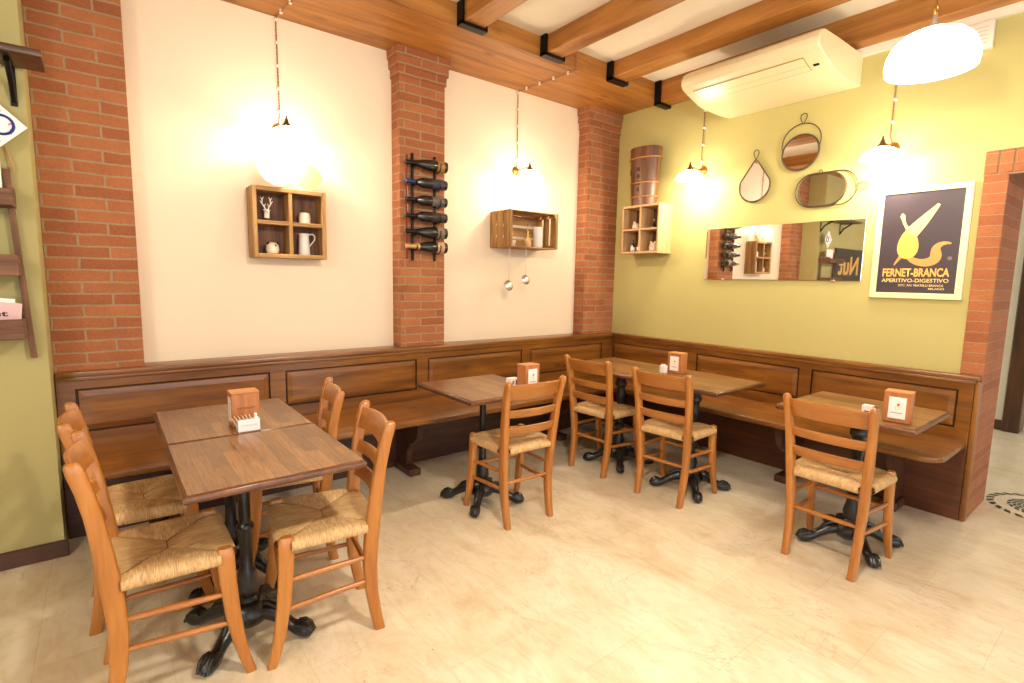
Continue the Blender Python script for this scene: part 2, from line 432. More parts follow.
# mosaic inlay in the floor of the opening
def mosaic():
    m = MB(); bm = m.bm; c = Vector((.62, -3.22, .0012))
    def quad(r0, r1, a0, a1, sh):
        ps = [c + Vector((r0 * math.cos(a0), r0 * math.sin(a0), 0)), c + Vector((r1 * math.cos(a0 + sh), r1 * math.sin(a0 + sh), 0)),
              c + Vector((r1 * math.cos(a1 + sh), r1 * math.sin(a1 + sh), 0)), c + Vector((r0 * math.cos(a1), r0 * math.sin(a1), 0))]
        bm.faces.new([bm.verts.new(p) for p in ps])
    for k in range(26):
        a = 2 * PI * k / 26; quad(.245, .285, a, a + .15, .12)
    for ri in (.16, .135, .11, .085, .06):
        for k in range(20):
            a = 2 * PI * k / 20 + (.15 if int(ri * 1000) % 2 else 0); quad(ri, ri + .02, a, a + .22, .14)
    return m.build('floor_mosaic', plain('black_tesserae', srgb(46, 44, 48), .3), smooth=False)
struct(mosaic(), 'black mosaic rosette inlaid in the floor of the doorway', 'floor inlay')

# ------------------------------------------------------------------ benches
HC, HS, DS = .905, .50, .635
def bench_panel(m, a0, a1, z0, z1, fn):
    """raised and fielded panel; fn(a, z, depth) -> xyz; depth measured out from the back board"""
    def rect(i, d): return [fn(a0 + i, z0 + i, d), fn(a1 - i, z0 + i, d), fn(a1 - i, z1 - i, d), fn(a0 + i, z1 - i, d)]
    def ringset(mm, steps, cap):
        rv = [[mm.bm.verts.new(Vector(p)) for p in rect(i, d)] for i, d in steps]
        for a, b in zip(rv, rv[1:]):
            for k in range(4): mm.bm.faces.new((a[k], a[(k + 1) % 4], b[(k + 1) % 4], b[k]))
        if cap: mm.bm.faces.new(rv[-1])
    g = MB(); ringset(g, ((0, .046), (.002, .034), (.007, .034), (.009, .040)), False)
    ringset(m, ((.009, .040), (.013, .047), (.042, .053)), True)
    return g
def framed_back(m, a_lo, a_hi, panels, z_bot, z_top, fn):
    """stiles and rails around the panel openings, .046 proud of the wall"""
    zp0, zp1 = .575, .812
    def blk(a0, a1, z0, z1):
        p = [fn(a0, z0, .002), fn(a1, z1, .046)]
        x = sorted((p[0][0], p[1][0])); y = sorted((p[0][1], p[1][1])); z = sorted((p[0][2], p[1][2]))
        m.box(x[0], x[1], y[0], y[1], z[0], z[1])
    blk(a_lo, a_hi, z_bot, zp0); blk(a_lo, a_hi, zp1, z_top)
    ed = [a_lo] + [q for p in panels for q in p] + [a_hi]
    for i in range(0, len(ed), 2): blk(ed[i], ed[i + 1], zp0, zp1)

# bench along the back (cream) wall; wall plane sits behind pilasters of depth .12, the bench back passes in front of them
# (the seat back is fixed to battens, its face is .17 in front of the plaster at most)
def bench_back():
    t = empty('wall_bench', (0, 0, 0))
    tag(t, 'long brown pine bench with panelled back along the cream wall', 'bench', None)
    fn = lambda a, z, d: (a, -d - .030, z)
    pans = [(-4.27, -3.312), (-3.22, -2.268), (-2.172, -1.232), (-1.130, -.19)]
    m = MB(); framed_back(m, -4.345, -.05, pans, .0, .873, fn)
    for x0, x1 in ((-2.40, -2.08), (-.62, -.05)): pass
    m.build('backrest', W_bench('x'), t, smooth=False)
    MB().box(-4.345, -.05, -.0775, -.0762, 0, .458).build('shaded_lower_board', W_dark('x'), t, smooth=False)  # thin darker board: the shade under the seat is put into its wood tone
    for p in pans:
        m = MB(); g = bench_panel(m, p[0], p[1], .575, .812, fn)
        pn = m.build('panel', W_bench('x'), t, smooth=False); g.build('groove', W_groove('x'), pn, smooth=False)
    m = MB().box(-4.345, XB, -.092, YA - .001, .874, HC, .008).box(-4.345, -.05, -.086, -.07, .856, .875, .004)
    m.build('cap_rail', W_bench('x'), t)
    # seat with a slightly wavy worn front edge
    m = MB(); n = 90; rs = []
    for i in range(n + 1):
        x = -4.25 + (4.25 - .635) * i / n
        y = -DS - .006 * math.sin(x * 5.1) - .004 * math.sin(x * 13 + 1)
        rs.append([Vector((x, -.078, HS - .04)), Vector((x, -.078, HS)), Vector((x, y + .012, HS)), Vector((x, y + .003, HS - .005)), Vector((x, y, HS - .016)), Vector((x, y + .004, HS - .034)), Vector((x, y + .016, HS - .04))])
    m.rings(rs); m.box(-.645, -.05, -DS, -.048, HS - .04, HS, .004)
    m.build('seat', W_bench('x'), t)
    for x in (-3.95, -2.42, -.95):
        leg(t, x, True)
    return t
def leg(t, a, along_x, k=1.0):
    # shaped bracket standing on a foot block
    prof = [(.05, .46), (.05, .06), (.24, .06), (.245, .12), (.25, .17), (.285, .22), (.34, .25), (.40, .30), (.425, .36), (.43, .46)]
    prof = [(.05 + (p - .05) * k, q) for p, q in prof]; fe = .05 + .295 * k
    m = MB(); th = .022
    if along_x:
        m.prism(prof, lambda p, q, d: (a + d, -p, q), -th, th)
        m.box(a - .045, a + .045, -.345, -.05, 0, .055, .01)
    else:
        m.prism(prof, lambda p, q, d: (-p, a + d, q), -th, th)
        m.box(-fe, -.05, a - .045, a + .045, 0, .055, .01)
    m.build('leg', W_dark('z'), t, smooth=False)
bench_back()
def bench_right():
    t = empty('wall_bench', (0, 0, 0))
    tag(t, 'brown pine bench with panelled back along the green wall', 'bench')
    fn = lambda a, z, d: (-d, a, z)
    pans = [(-2.845, -2.003), (-1.918, -1.055), (-.965, -.10)]
    m = MB(); framed_back(m, -2.915, -.08, pans, 0, .873, fn)
    m.build('backrest', W_bench('y'), t, smooth=False)
    MB().box(-.0475, -.0462, -2.915, -.08, 0, .458).build('shaded_lower_board', wood('shaded_board_wood', srgb(120, 68, 36), srgb(98, 52, 28), srgb(66, 34, 20), 'y', .4, .2, 1, .3), t, smooth=False)  # under-seat shade painted in as a darker, redder wood
    for p in pans:
        m = MB(); g = bench_panel(m, p[0], p[1], .575, .812, fn); pn = m.build('panel', W_bench('y'), t, smooth=False); g.build('groove', W_groove('y'), pn, smooth=False)
    m = MB().box(-.062, XB - .001, -2.935, -.093, .874, HC, .008).box(-.056, -.04, -2.92, -.093, .856, .875, .004)
    m.build('cap_rail', W_bench('y'), t)
    m = MB().box(-.047, -.035, -2.944, -2.917, 0, .873, .004).box(-.033, -.013, -2.947, -2.917, 0, .873, .006)
    m.build('end_trim', W_bench('z'), t)
    m = MB(); R = .11
    DB = .602
    out = [(-.048, -.66), (-DB, -.66), (-DB, -2.910 + R)] + [(-DB + R - R * math.cos(a), -2.910 + R - R * math.sin(a)) for a in [PI / 2 * k / 8 for k in range(1, 9)]] + [(-.048, -2.910), (-.048, -2.88)]
    n0 = len(out); cx, cy = -.34, -1.8
    def ins(i): return [(x + (.0 if abs(x + .048) < .01 else i), y + (i if y < -2.4 else 0)) for x, y in out]
    m.rings([[Vector((x, y, z)) for x, y in ins(i)] for i, z in ((.014, HS - .04), (.003, HS - .034), (0, HS - .018), (.003, HS - .005), (.012, HS))])
    m.build('seat', W_bench('y'), t)
    leg(t, -1.97, False); leg(t, -2.60, False, .62)
bench_right()

# ------------------------------------------------------------------ chairs
def make_chair():
    root = empty('dining_chair')
    P1, P2 = W_chair('z'), W_chair('x')
    def post(sx):
        path = [(.157, -.197, 0, .0175, .0215), (.158, -.184, .06, .0185, .023), (.161, -.166, .17, .0195, .025), (.165, -.160, .28, .020, .0275), (.170, -.164, .38, .0205, .029), (.174, -.172, .47, .0205, .029),
                (.180, -.184, .58, .020, .027), (.186, -.199, .69, .0185, .024), (.191, -.216, .78, .0180, .024), (.194, -.231, .835, .018, .024), (.195, -.237, .858, .0172, .022), (.195, -.240, .868, .013, .016), (.195, -.241, .873, .006, .008)]
        m = MB(); rs = []
        for x, y, z, a, b in path:
            rg = []
            for k in range(16):
                an = 2 * PI * k / 16; c, s = math.cos(an), math.sin(an)
                rg.append(Vector((sx * x + a * math.copysign(abs(c) ** .55, c), y + b * math.copysign(abs(s) ** .55, s), z)))
            rs.append(rg)
        m.rings(rs); return m
    def fleg(sx):
        path = [(.196, .209, 0, .015, .017), (.194, .194, .05, .016, .019), (.190, .176, .13, .0175, .022), (.187, .160, .24, .019, .025), (.184, .150, .36, .020, .027), (.183, .147, .44, .021, .028), (.183, .146, .474, .020, .027), (.183, .145, .485, .014, .020)]
        m = MB(); rs = []
        for x, y, z, a, b in path:
            rg = []
            for k in range(16):
                an = 2 * PI * k / 16; c, s = math.cos(an), math.sin(an)
                rg.append(Vector((sx * x + a * math.copysign(abs(c) ** .5, c), y + b * math.copysign(abs(s) ** .5, s), z)))
            rs.append(rg)
        m.rings(rs); return m
    for sx in (-1, 1):
        post(sx).build('leg', P1, root)
        fleg(sx).build('leg', P1, root)
    # ladder slats, bowed backwards
    for z0, z1, hx, y0, bow in ((.758, .853, .190, -.214, .032), (.652, .702, .183, -.198, .028), (.545, .602, .178, -.186, .024)):
        m = MB(); rs = []; N = 14
        for i in range(N + 1):
            u = -1 + 2 * i / N; x = u * (hx - .004); b = bow * (1 - u * u)
            rg = []
            zt = z1 - (.006 * u * u if z1 > .8 else .003 * u * u); zb = z0
            th = .008
            for (dy, dz) in ((-th, zb + .004), (-th, zt - .004), (-th * .4, zt), (th * .4, zt), (th, zt - .004), (th, zb + .004), (th * .4, zb), (-th * .4, zb)):
                lean = (dz - (z0 + z1) / 2) * -.30
                rg.append(Vector((x, y0 - b + dy + lean, dz)))
            rs.append(rg)
        m.rings(rs); m.build('back_slat', P2, root)
    def rod(a, b, r=.0118):
        a, b = Vector(a), Vector(b); n = 8
        pts = [a.lerp(b, i / n) for i in range(n + 1)]
        m = MB().tube(pts, [r * (.72 + .28 * math.sin(PI * i / n)) for i in range(n + 1)], 10)
        return m
    for sx in (-1, 1):
        rod((sx * .163, -.165, .222), (sx * .188, .162, .205)).build('stretcher', W_chair('y'), root)
        rod((sx * .167, -.162, .325), (sx * .186, .153, .315)).build('stretcher', W_chair('y'), root)
    rod((-.163, -.161, .258), (.163, -.161, .258)).build('stretcher', P2, root)
    rod((-.187, .156, .285), (.187, .156, .285)).build('stretcher', P2, root)
    # seat rails under the rush
    m = MB()
    for a, b in (((-.172, -.168, .443), (.172, -.168, .443)), ((-.183, .147, .440), (.183, .147, .440)), ((-.172, -.168, .443), (-.183, .147, .443)), ((.172, -.168, .443), (.183, .147, .443))):
        m.tube([a, b], .011, 8)
    m.build('seat_frame', P2, root)
    # woven rush seat: four fields meeting in the middle
    cor = [Vector((-.188, -.186, 0)), Vector((.188, -.186, 0)), Vector((.204, .170, 0)), Vector((-.204, .170, 0))]
    ctr_a, ctr_b = Vector((-.030, -.01, 0)), Vector((.030, -.01, 0))
    zt = .478
    m = MB(); bm = m.bm; uvl = bm.loops.layers.uv.verify()
    for e in range(4):
        A, B = cor[e], cor[(e + 1) % 4]
        if e == 0: CA, CB = ctr_a, ctr_b
        elif e == 1: CA, CB = ctr_b, ctr_b
        elif e == 2: CA, CB = ctr_b, ctr_a
        else: CA, CB = ctr_a, ctr_a
        L = (B - A).length; d = (B - A).normalized(); nrm = Vector((d.y, -d.x, 0))
        clip = .040
        NS, NT_ = 16, 12
        grid = []
        for j in range(NT_ + 7):
            row = []
            for i in range(NS + 1):
                s_ = i / NS
                if j <= NT_:
                    t_ = j / NT_
                    a = CA.lerp(A, t_); b = CB.lerp(B, t_)
                    k = max(0, (t_ - .84) / .16)
                    a = a + d * clip * k; b = b - d * clip * k
                    p = a.lerp(b, s_)
                    crease = .010 * (1 - (2 * s_ - 1) ** 10) * min(1, t_ * 3)
                    z = zt - .013 + .006 * t_ + crease
                    if t_ > .9: z -= .004 * ((t_ - .9) / .1) ** 2
                    q = Vector((p.x, p.y, z))
                else:
                    an = (j - NT_) / 6 * PI
                    a = A + d * clip; b = B - d * clip
                    p = a.lerp(b, s_)
                    R = .020
                    q = Vector((p.x, p.y, 0)) + nrm * (R * .75 * math.sin(an)); q.z = zt - .004 - R + R * math.cos(an)
                row.append((bm.verts.new(q), s_ * (B - A).length if True else 0, j / NT_ * .2 + e * .7, (q - A).dot(d)))
            grid.append(row)
        for j in range(len(grid) - 1):
            for i in range(NS):
                vs = [grid[j][i], grid[j][i + 1], grid[j + 1][i + 1], grid[j + 1][i]]
                if (CA - CB).length < 1e-6 and j == 0:
                    vs = [grid[j][i], grid[j + 1][i + 1], grid[j + 1][i]]
                f = bm.faces.new([v[0] for v in vs])
                for l, v in zip(f.loops, vs): l[uvl].uv = (v[3] + e * 1.3, v[2])
    # underside
    seams = []
    for q_, cc in ((cor[0], ctr_a), (cor[1], ctr_b), (cor[2], ctr_b), (cor[3], ctr_a)):
        seams.append([Vector((q_.x, q_.y, 0)).lerp(cc, k_) + Vector((0, 0, zt - .0065 - .006 * k_)) for k_ in (.14, .4, .7, 1)])
    seams.append([ctr_a + Vector((0, 0, zt - .0125)), ctr_b + Vector((0, 0, zt - .0125))])
    me_under = [Vector((x, y, .443)) for x, y in ((-.165, -.16), (.165, -.16), (.185, .15), (-.185, .15))]
    bm.faces.new([bm.verts.new(p) for p in me_under])
    bmesh.ops.remove_doubles(bm, verts=bm.verts, dist=.0002)
    seat = m.build('seat', M_rush, root, angle=60)
    m = MB()
    for sg in seams: m.tube(sg, .0016, 5)
    m.build('seam', plain('rush_seam', srgb(120, 84, 46), .8), seat)
    return root
chairs = [
    ((-3.985, -1.471), -90.4, 'orange brown ladderback chair with rush seat, nearest the camera left of the double table'),
    ((-4.026, -.934), -90.8, 'ladderback chair against the olive wall, behind the nearest left-hand chair'),
    ((-3.436, -.90), 78.8, 'ladderback chair half hidden behind the double table, next to the bench'),
    ((-3.479, -1.54), 81.4, 'ladderback chair tucked under the double table, its rush seat fully seen, at its right side'),
    ((-2.20, -1.175), -2.7, 'single ladderback chair with back to camera at the small table under the wine rack'),
    ((-1.134, -.985), -87.0, 'ladderback chair nearest the corner at the long corner table'),
    ((-1.124, -1.613), -85.2, 'ladderback chair before the napkin holder at the long corner table'),
    ((-1.128, -2.61), -89.9, 'ladderback chair at the small table below the poster, by the bench end'),
]
c0 = make_chair()
for i, (xy, rz, lab) in enumerate(chairs):
    c = c0 if i == 0 else copy_tree(c0)
    c.location = (xy[0], xy[1], 0); c.rotation_euler = (0, 0, math.radians(rz))
    tag(c, lab, 'chair', 'rush seated ladderback chairs around the tables')

# ------------------------------------------------------------------ tables
ZT = .75
def pedestal(root, px, py, rz=PI / 4, fat=False):
    m = MB()
    if fat:
        col = [(.034, .715), (.036, .66), (.044, .65), (.044, .63), (.034, .615), (.030, .60), (.036, .56), (.030, .52), (.025, .50), (.025, .33), (.034, .32), (.034, .30), (.026, .285), (.030, .24), (.042, .195), (.036, .155), (.050, .135), (.055, .10)]
    else:
        col = [(.030, .715), (.030, .69), (.021, .68), (.0205, .46), (.030, .45), (.032, .435), (.024, .42), (.022, .34), (.024, .275), (.030, .265), (.032, .25), (.040, .205), (.042, .175), (.032, .155), (.048, .135), (.055, .10)]
    m.lathe([(r, z) for r, z in col], (px, py, 0), 20, flute=.05)
    m.build('column', M_iron, root)
    b = MB()
    b.lathe([(.050, .142), (.068, .128), (.086, .106), (.088, .082), (.072, .054), (.045, .040), (.015, .034)], (px, py, 0), 20)
    b.build('hub', M_iron, root)
    for k in range(4):
        a = rz + k * PI / 2; ca, sa = math.cos(a), math.sin(a)
        f = MB(); fs = .90
        pth = [(.04, .092, .036), (.09, .092, .034), (.135, .080, .030), (.172, .060, .026), (.205, .043, .025), (.232, .034, .030), (.258, .032, .034), (.282, .028, .030), (.298, .022, .018)]
        f.tube([(px + ca * r * fs, py + sa * r * fs, z) for r, z, q in pth], [q * .95 for r, z, q in pth], 12)
        # scroll on top of the leg and toes on the paw
        f.tube([(px + ca * r * fs, py + sa * r * fs, z) for r, z in ((.06, .120), (.10, .126), (.14, .112), (.168, .086), (.163, .074))], [.010, .013, .012, .010, .006], 8)
        for t in (-1, -.33, .33, 1):
            ox, oy = -sa * .020 * t, ca * .020 * t
            f.tube([(px + ca * r * fs + ox, py + sa * r * fs + oy, z) for r, z in ((.228, .056), (.256, .060), (.282, .050), (.300, .020))], [.005, .008, .008, .005], 8)
        for v in f.bm.verts: v.co.z = max(v.co.z, 0.0)
        f.build('foot', M_iron, root)
    s = MB()
    for k in range(4):
        a = rz + k * PI / 2
        s.tube([(px, py, .712), (px + math.cos(a) * .17, py + math.sin(a) * .17, .712)], [.011, .006], 6)
    s.build('top_bracket', M_iron, root)
def tabletop(root, x0, x1, y0, y1, ax):
    m = MB(); r = .014
    def ring(i, z): return [Vector((x0 + i, y0 + i, z)), Vector((x1 - i, y0 + i, z)), Vector((x1 - i, y1 - i, z)), Vector((x0 + i, y1 - i, z))]
    m.rings([ring(i, z) for i, z in ((.012, ZT - .032), (.003, ZT - .028), (0, ZT - .018), (.0015, ZT - .010), (.006, ZT - .004), (.012, ZT - .0015))])
    m.build('table_edge', W_edge(ax), root, angle=50)
    t = MB().box(x0 + .011, x1 - .011, y0 + .011, y1 - .011, ZT - .012, ZT, .0012, 1)
    t.build('tabletop', W_table(ax), root)
def table(x0, x1, y0, y1, peds, label, ax='y', fat=False, rz=PI / 4):
    t = empty('pedestal_table', (peds[0][0], peds[0][1], 0)); tag(t, label, 'table')
    ox, oy = peds[0]
    tabletop(t, x0 - ox, x1 - ox, y0 - oy, y1 - oy, ax)
    for p in peds: pedestal(t, p[0] - ox, p[1] - oy, rz, fat)
    return t
table(-3.968, -3.380, -1.800, -1.190, [(-3.735, -1.43)], 'front half of the double table, dark wooden top on black claw foot pedestal')
table(-3.966, -3.380, -1.187, -.565, [(-3.71, -.96)], 'rear half of the double table, carrying napkin holder, next to the bench')
table(-2.547, -1.942, -1.250, -.613, [(-2.265, -.96)], 'small pale reflecting table on black pedestal beneath the brick wine rack pilaster')
table(-1.155, -.528, -1.902, -.524, [(-.98, -1.0), (-.97, -1.64)], 'long corner table with two black claw foot pedestals', fat=True)
table(-1.111, -.488, -2.906, -2.244, [(-.935, -2.62)], 'small table on black claw foot pedestal below the framed poster', fat=True)

# ------------------------------------------------------------------ things on the tables
def emblem(parent, cx, cz, y, k=1.0):
    m = MB().ball((cx + .004 * k, y, cz + .018 * k), (.006 * k, .0008, .007 * k), 8); m.build('emblem', M_red, parent)
    MB().tube([(cx + .008 * k * math.cos(a), y, cz + .010 * k * math.sin(a)) for a in [2 * PI * q / 12 for q in range(12)]], .0012 * k, 4, closed=True).build('emblem', M_yel, parent)
    MB().box(cx - .024 * k, cx + .024 * k, y - .0006, y, cz - .026 * k, cz - .022 * k).build('printed_line', M_pink, parent, smooth=False)
def holder(x, y, rz, label, engraved=False):
    t = empty('napkin_holder', (x, y, ZT + .0005), rz); tag(t, label, 'napkin holder')
    w, d, h = .115, .085, .157
    MB().box(-w / 2, w / 2, -d / 2, d / 2, 0, h - .008, .003, 1).build('body', M_holder, t)
    MB().box(-w / 2 - .001, w / 2 + .001, -d / 2 - .001, d / 2 + .001, h - .0085, h, .002, 1).build('lid', M_holder_l, t)
    if engraved:
        MB().box(-w / 2 - .0018, -w / 2 + .001, -d * .32, d * .32, .022, .132).build('card', M_paper, t, smooth=False)
        pts = [(-.038 + .076 * k / 60, -d / 2 - .0004, .083 + .006 * math.sin(k * 1.1) * (1 if k % 20 > 3 else .2)) for k in range(61)]
        MB().tube(pts, .0009, 4).build('engraved_script', plain('burnt_wood', srgb(140, 78, 40), .6), t)
    else:
        c = MB().box(-w * .31, w * .31, -d / 2 - .0018, -d / 2 + .001, .022, .130).build('card', M_paper, t, smooth=False)
        emblem(c, 0, .075, -d / 2 - .0022)
    return t
holder(-3.648, -1.035, 0, 'wooden napkin holder on the double table with white card on its side', True)
holder(-2.055, -1.150, 0, 'wooden napkin holder with white card on the small table under the wine rack', False)
holder(-.745, -1.335, -PI / 2 + .05, 'wooden napkin holder with white card on the long corner table', False)
holder(-.985, -2.795, -PI / 2 + .12, 'wooden napkin holder with white card on the table below the poster', False)
# sachet boxes
t = empty('sachet_box', (-3.655, -1.150, ZT + .0005)); tag(t, 'white open box of sugar sachets in front of the napkin holder on the double table', 'sachet box')
m = MB().box(-.045, .045, -.022, -.0205, 0, .054).box(-.045, .045, .0205, .022, 0, .05).box(-.045, -.0435, -.022, .022, 0, .052).box(.0435, .045, -.022, .022, 0, .052).box(-.045, .045, -.022, .022, 0, .0015)
b = m.build('box', M_paper, t, smooth=False)
text_obj('C A N N A M E', .064, .0070, M_pink, 'lettering', b, (-.031, -.0222, .024), (1, 0, 0), (0, 0, 1))
for i in range(6):
    x = -.036 + i * .011
    mt = Matrix.Translation((x, 0, .004)) @ Matrix.Rotation(-.45 + i * .05, 4, 'Y')
    MB().box(-.0012, .0012, -.017, .017, 0, .066, mat=mt).build('sachet', plain('sachet_paper', srgb(236, 214, 190), .6), t, smooth=False)
MB().box(.026, .036, -.008, .008, .002, .072).build('sachet', M_paper, t, smooth=False)
t = empty('sachet_box', (-2.118, -1.07, ZT + .0005)); tag(t, 'white and violet sachet box beside the napkin holder under the wine rack', 'sachet box')
b = MB().box(-.033, .033, -.025, .025, 0, .062, .002, 1).build('box', M_paper, t, smooth=False)
MB().box(.008, .026, -.0262, -.0252, .022, .05).build('printed_mark', M_violet, b, smooth=False)
MB().ball((-.012, -.0255, .036), (.010, .001, .012), 10).build('printed_mark', M_holder_l, b)
t = empty('sachet_box', (-.825, -1.272, ZT + .0005), -PI / 2); tag(t, 'small white sachet box beside the napkin holder on the long corner table', 'sachet box')
b = MB().box(-.022, .022, -.02, .02, 0, .055, .002, 1).build('box', M_paper, t, smooth=False)
MB().box(-.02, .02, -.004, .004, .055, .066, .002, 1).build('sachet', M_porc, t, smooth=False)
t = empty('sachet_box', (-1.005, -2.67, ZT + .0005), -PI / 2); tag(t, 'pinkish white sachet packet beside the napkin holder below the poster', 'sachet box')
b = MB().box(-.024, .024, -.02, .02, 0, .062, .002, 1).build('box', plain('pink_white_card', srgb(244, 224, 222), .6), t, smooth=False)
MB().box(-.012, .010, -.0212, -.0202, .02, .034).build('printed_mark', M_violet, b, smooth=False)
t = empty('toothpick_cup', (-.945, -2.685, ZT + .0005)); tag(t, 'tiny steel cup beside the packet on the table below the poster', 'cup')
MB().lathe([(.012, 0), (.016, .003), (.016, .034), (.014, .034), (.013, .006), (.0001, .006)], seg=16).build('cup', M_steel, t)
MB().ball((0, 0, .036), (.011, .011, .008), 8).build('filling', plain('dark_filling', srgb(70, 44, 30), .8), t)

# ------------------------------------------------------------------ wall lamps
def wall_lamp(base, n, along, cable_pts, knobs, label, power=26):
    """n: unit vector out of the wall; base: point on the wall"""
    B = Vector(base); n = Vector(n)
    t = empty('wall_lamp', B); tag(t, label, 'wall lamp', None)
    up = Vector((0, 0, 1)); rot = n.to_track_quat('Z', 'Y').to_matrix().to_4x4()
    MB().lathe([(.036, .001), (.038, .008), (.034, .016), (.022, .022), (.014, .032), (.001, .034)], seg=20, mat=rot).build('wall_plate', M_brass, t)
    arm = [n * .03, n * .08 + up * .004, n * .14 + up * .006, n * .19 + up * .004]
    MB().tube(arm, .0055, 8).build('arm', M_bronze, t)
    H = n * .20
    m = MB().lathe([(.001, .046), (.005, .042), (.006, .026), (.011, .018), (.013, .008), (.018, -.002), (.032, -.018), (.036, -.026)], tuple(H), 20)
    m.build('lamp_holder', M_bronze, t)
    sh = MB().lathe([(.034, -.024), (.062, -.036), (.092, -.056), (.108, -.078), (.117, -.098), (.114, -.098), (.105, -.080), (.090, -.060), (.060, -.041), (.030, -.030)], tuple(H), 32).build('lamp_shade', M_shade, t)
    MB().ball(tuple(H + Vector((0, 0, -.078))), (.026, .026, .033), 14).build('bulb', M_shade, t)
    c = MB()
    for k in (0, 1):
        pts = []; P_ = [Vector(p) - B for p in cable_pts]
        acc = 0
        for a, b in zip(P_, P_[1:]):
            L = (b - a).length; N = max(2, int(L / .012)); d = (b - a).normalized()
            u = d.cross(n if abs(d.dot(n)) < .9 else up).normalized(); w = d.cross(u)
            for i in range(N):
                s_ = acc + L * i / N; ph = s_ * 170 + k * PI
                pts.append(a + d * (L * i / N) + (u * math.cos(ph) + w * math.sin(ph)) * .0028)
            acc += L
        c.tube(pts, .0028, 5)
    cb = c.build('cable', M_cable, t)
    for p, dr in knobs:
        r2 = Vector(dr).to_track_quat('Z', 'Y').to_matrix().to_4x4()
        MB().lathe([(.009, 0), (.010, .006), (.007, .010), (.007, .013), (.010, .017), (.009, .023), (.003, .025)], tuple(Vector(p) - B), 12, mat=r2).build('insulator', M_porc, t)
    li = bpy.data.lights.new('lamp_light', 'POINT'); li.energy = power; li.color = (1, .85, .60); li.shadow_soft_size = .035
    lo = bpy.data.objects.new('lamp_light', li); COL.objects.link(lo); lo.parent = t; lo.location = H + Vector((0, 0, -.115))
    return t
def a_lamp(x, label, extra, zl, w=20):
    z0 = zl
    cp = [(x, YA - .014, z0 + .02), (x + .01, YA - .014, z0 + .10), (x + .005, YA - .014, ZS - .02), (x + .005, YA - .03, ZS - .014)] + [(x + .01 + .012 * i, -.026 - .155 * i, ZS - .014) for i in range(extra)]
    kn = [((x + .006, YA, ZS - .02 - .139 * i), (0, -1, 0)) for i in range(5)] + [((x + .01 + .012 * i, -.026 - .155 * i, ZS), (0, 0, -1)) for i in range(extra)]
    if extra: cp.append((x + .05, -WS - .02, ZS - .012)); cp.append((x + .05, -WS - .012, ZS + .12))
    wall_lamp((x, YA, z0), (0, -1, 0), None, cp, kn, label, w)
a_lamp(-3.1706, 'lit wall lamp above the box shelf with plates', 4, 2.362)
a_lamp(-1.2104, 'lit wall lamp above the crate shelf with hanging ladles', 4, 2.374)
def b_lamp(y, z0, label, zt, w=20):
    cp = [(XB - .014, y, z0 + .02), (XB - .014, y + .02, z0 + .08), (XB - .014, y + .012, zt), (XB - .03, y + .012, zt + .02)]
    kn = [((XB, y + .012, zt - .02 - .14 * i), (-1, 0, 0)) for i in range(4)]
    wall_lamp((XB, y, z0), (-1, 0, 0), None, cp, kn, label, w)
b_lamp(-0.985, 2.385, 'lit wall lamp on the green wall beneath the air conditioner', 2.90)
b_lamp(-2.36, 2.325, 'lit wall lamp on the green wall above the poster', 2.93)

# pendant lamps: opal glass bowls
def pendant(x, y, label, zb=2.475, w=24):
    t = empty('pendant_lamp', (x, y, zb)); tag(t, label, 'pendant lamp', 'opal glass pendant lamps')
    m = MB().lathe([(.030, .186), (.075, .178), (.125, .156), (.162, .120), (.182, .074), (.187, .030), (.182, .0), (.174, .004), (.178, .034), (.172, .074), (.153, .115), (.118, .147), (.070, .169), (.028, .177)], seg=40)
    m.build('lamp_shade', M_pend, t)
    MB().lathe([(.036, .179), (.034, .192), (.022, .204), (.012, .226), (.008, .262), (.001, .263)], seg=20).build('fitting', M_steel, t)
    MB().tube([(.0 + .022 * math.cos(a), 0, .275 + .022 * math.sin(a)) for a in [2 * PI * k / 16 for k in range(16)]], .0065, 8, closed=True).build('hanging_ring', M_brass, t)
    MB().tube([(0, 0, .295), (.001, 0, .5), (0, 0, ZC - zb)], .0035, 6).build('cord', M_brass, t)
    MB().ball((0, 0, .10), (.04, .04, .055), 14).build('bulb', M_pend, t)
    li = bpy.data.lights.new('lamp_light', 'POINT'); li.energy = w; li.color = (1, .90, .72); li.shadow_soft_size = .09
    lo = bpy.data.objects.new('lamp_light', li); COL.objects.link(lo); lo.parent = t; lo.location = (0, 0, -.06)
    return t
pendant(-.90, -2.75, 'large white opal glass pendant lamp hanging in front of the green wall above the poster')
pendant(-3.1, -3.05, 'added opal glass pendant lamp, unseen, brightening the middle of the floor', 2.475, 115)  # unseen lamp, added for more light on the floor
pendant(-5.6, -3.05, 'added opal glass pendant lamp, unseen, brightening the left part of the room', 2.475, 60)  # second added lamp out of view, fills the left side with light

# ------------------------------------------------------------------ air conditioner
t = empty('air_conditioner', (XB, -1.66, 2.76)); tag(t, 'cream ceiling air conditioner under the beams on the green wall', 'air conditioner')
def ac():
    m = MB(); rs = []
    y0, y1 = -.475, .475
    prof = [(-.004, .215), (-.40, .212), (-.625, .205), (-.668, .180), (-.690, .140), (-.690, .115), (-.672, .088), (-.60, .060), (-.45, .014), (-.38, .003), (-.12, 0), (-.004, .006)]
    cx, cz = -.34, .10
    for y, k in ((y0, .95), (y0 + .008, .98), (y0 + .028, 1), (y1 - .028, 1), (y1 - .008, .98), (y1, .95)):
        rs.append([Vector(((x if x > -.01 else cx + (x - cx) * k), y, cz + (z - cz) * k)) for x, z in prof])
    m.rings(rs); return m
ac().build('casing', M_plastic, t, angle=25)
F = Matrix.Translation((-.556, 0, .0445)) @ Matrix.Rotation(.297, 4, 'Y')
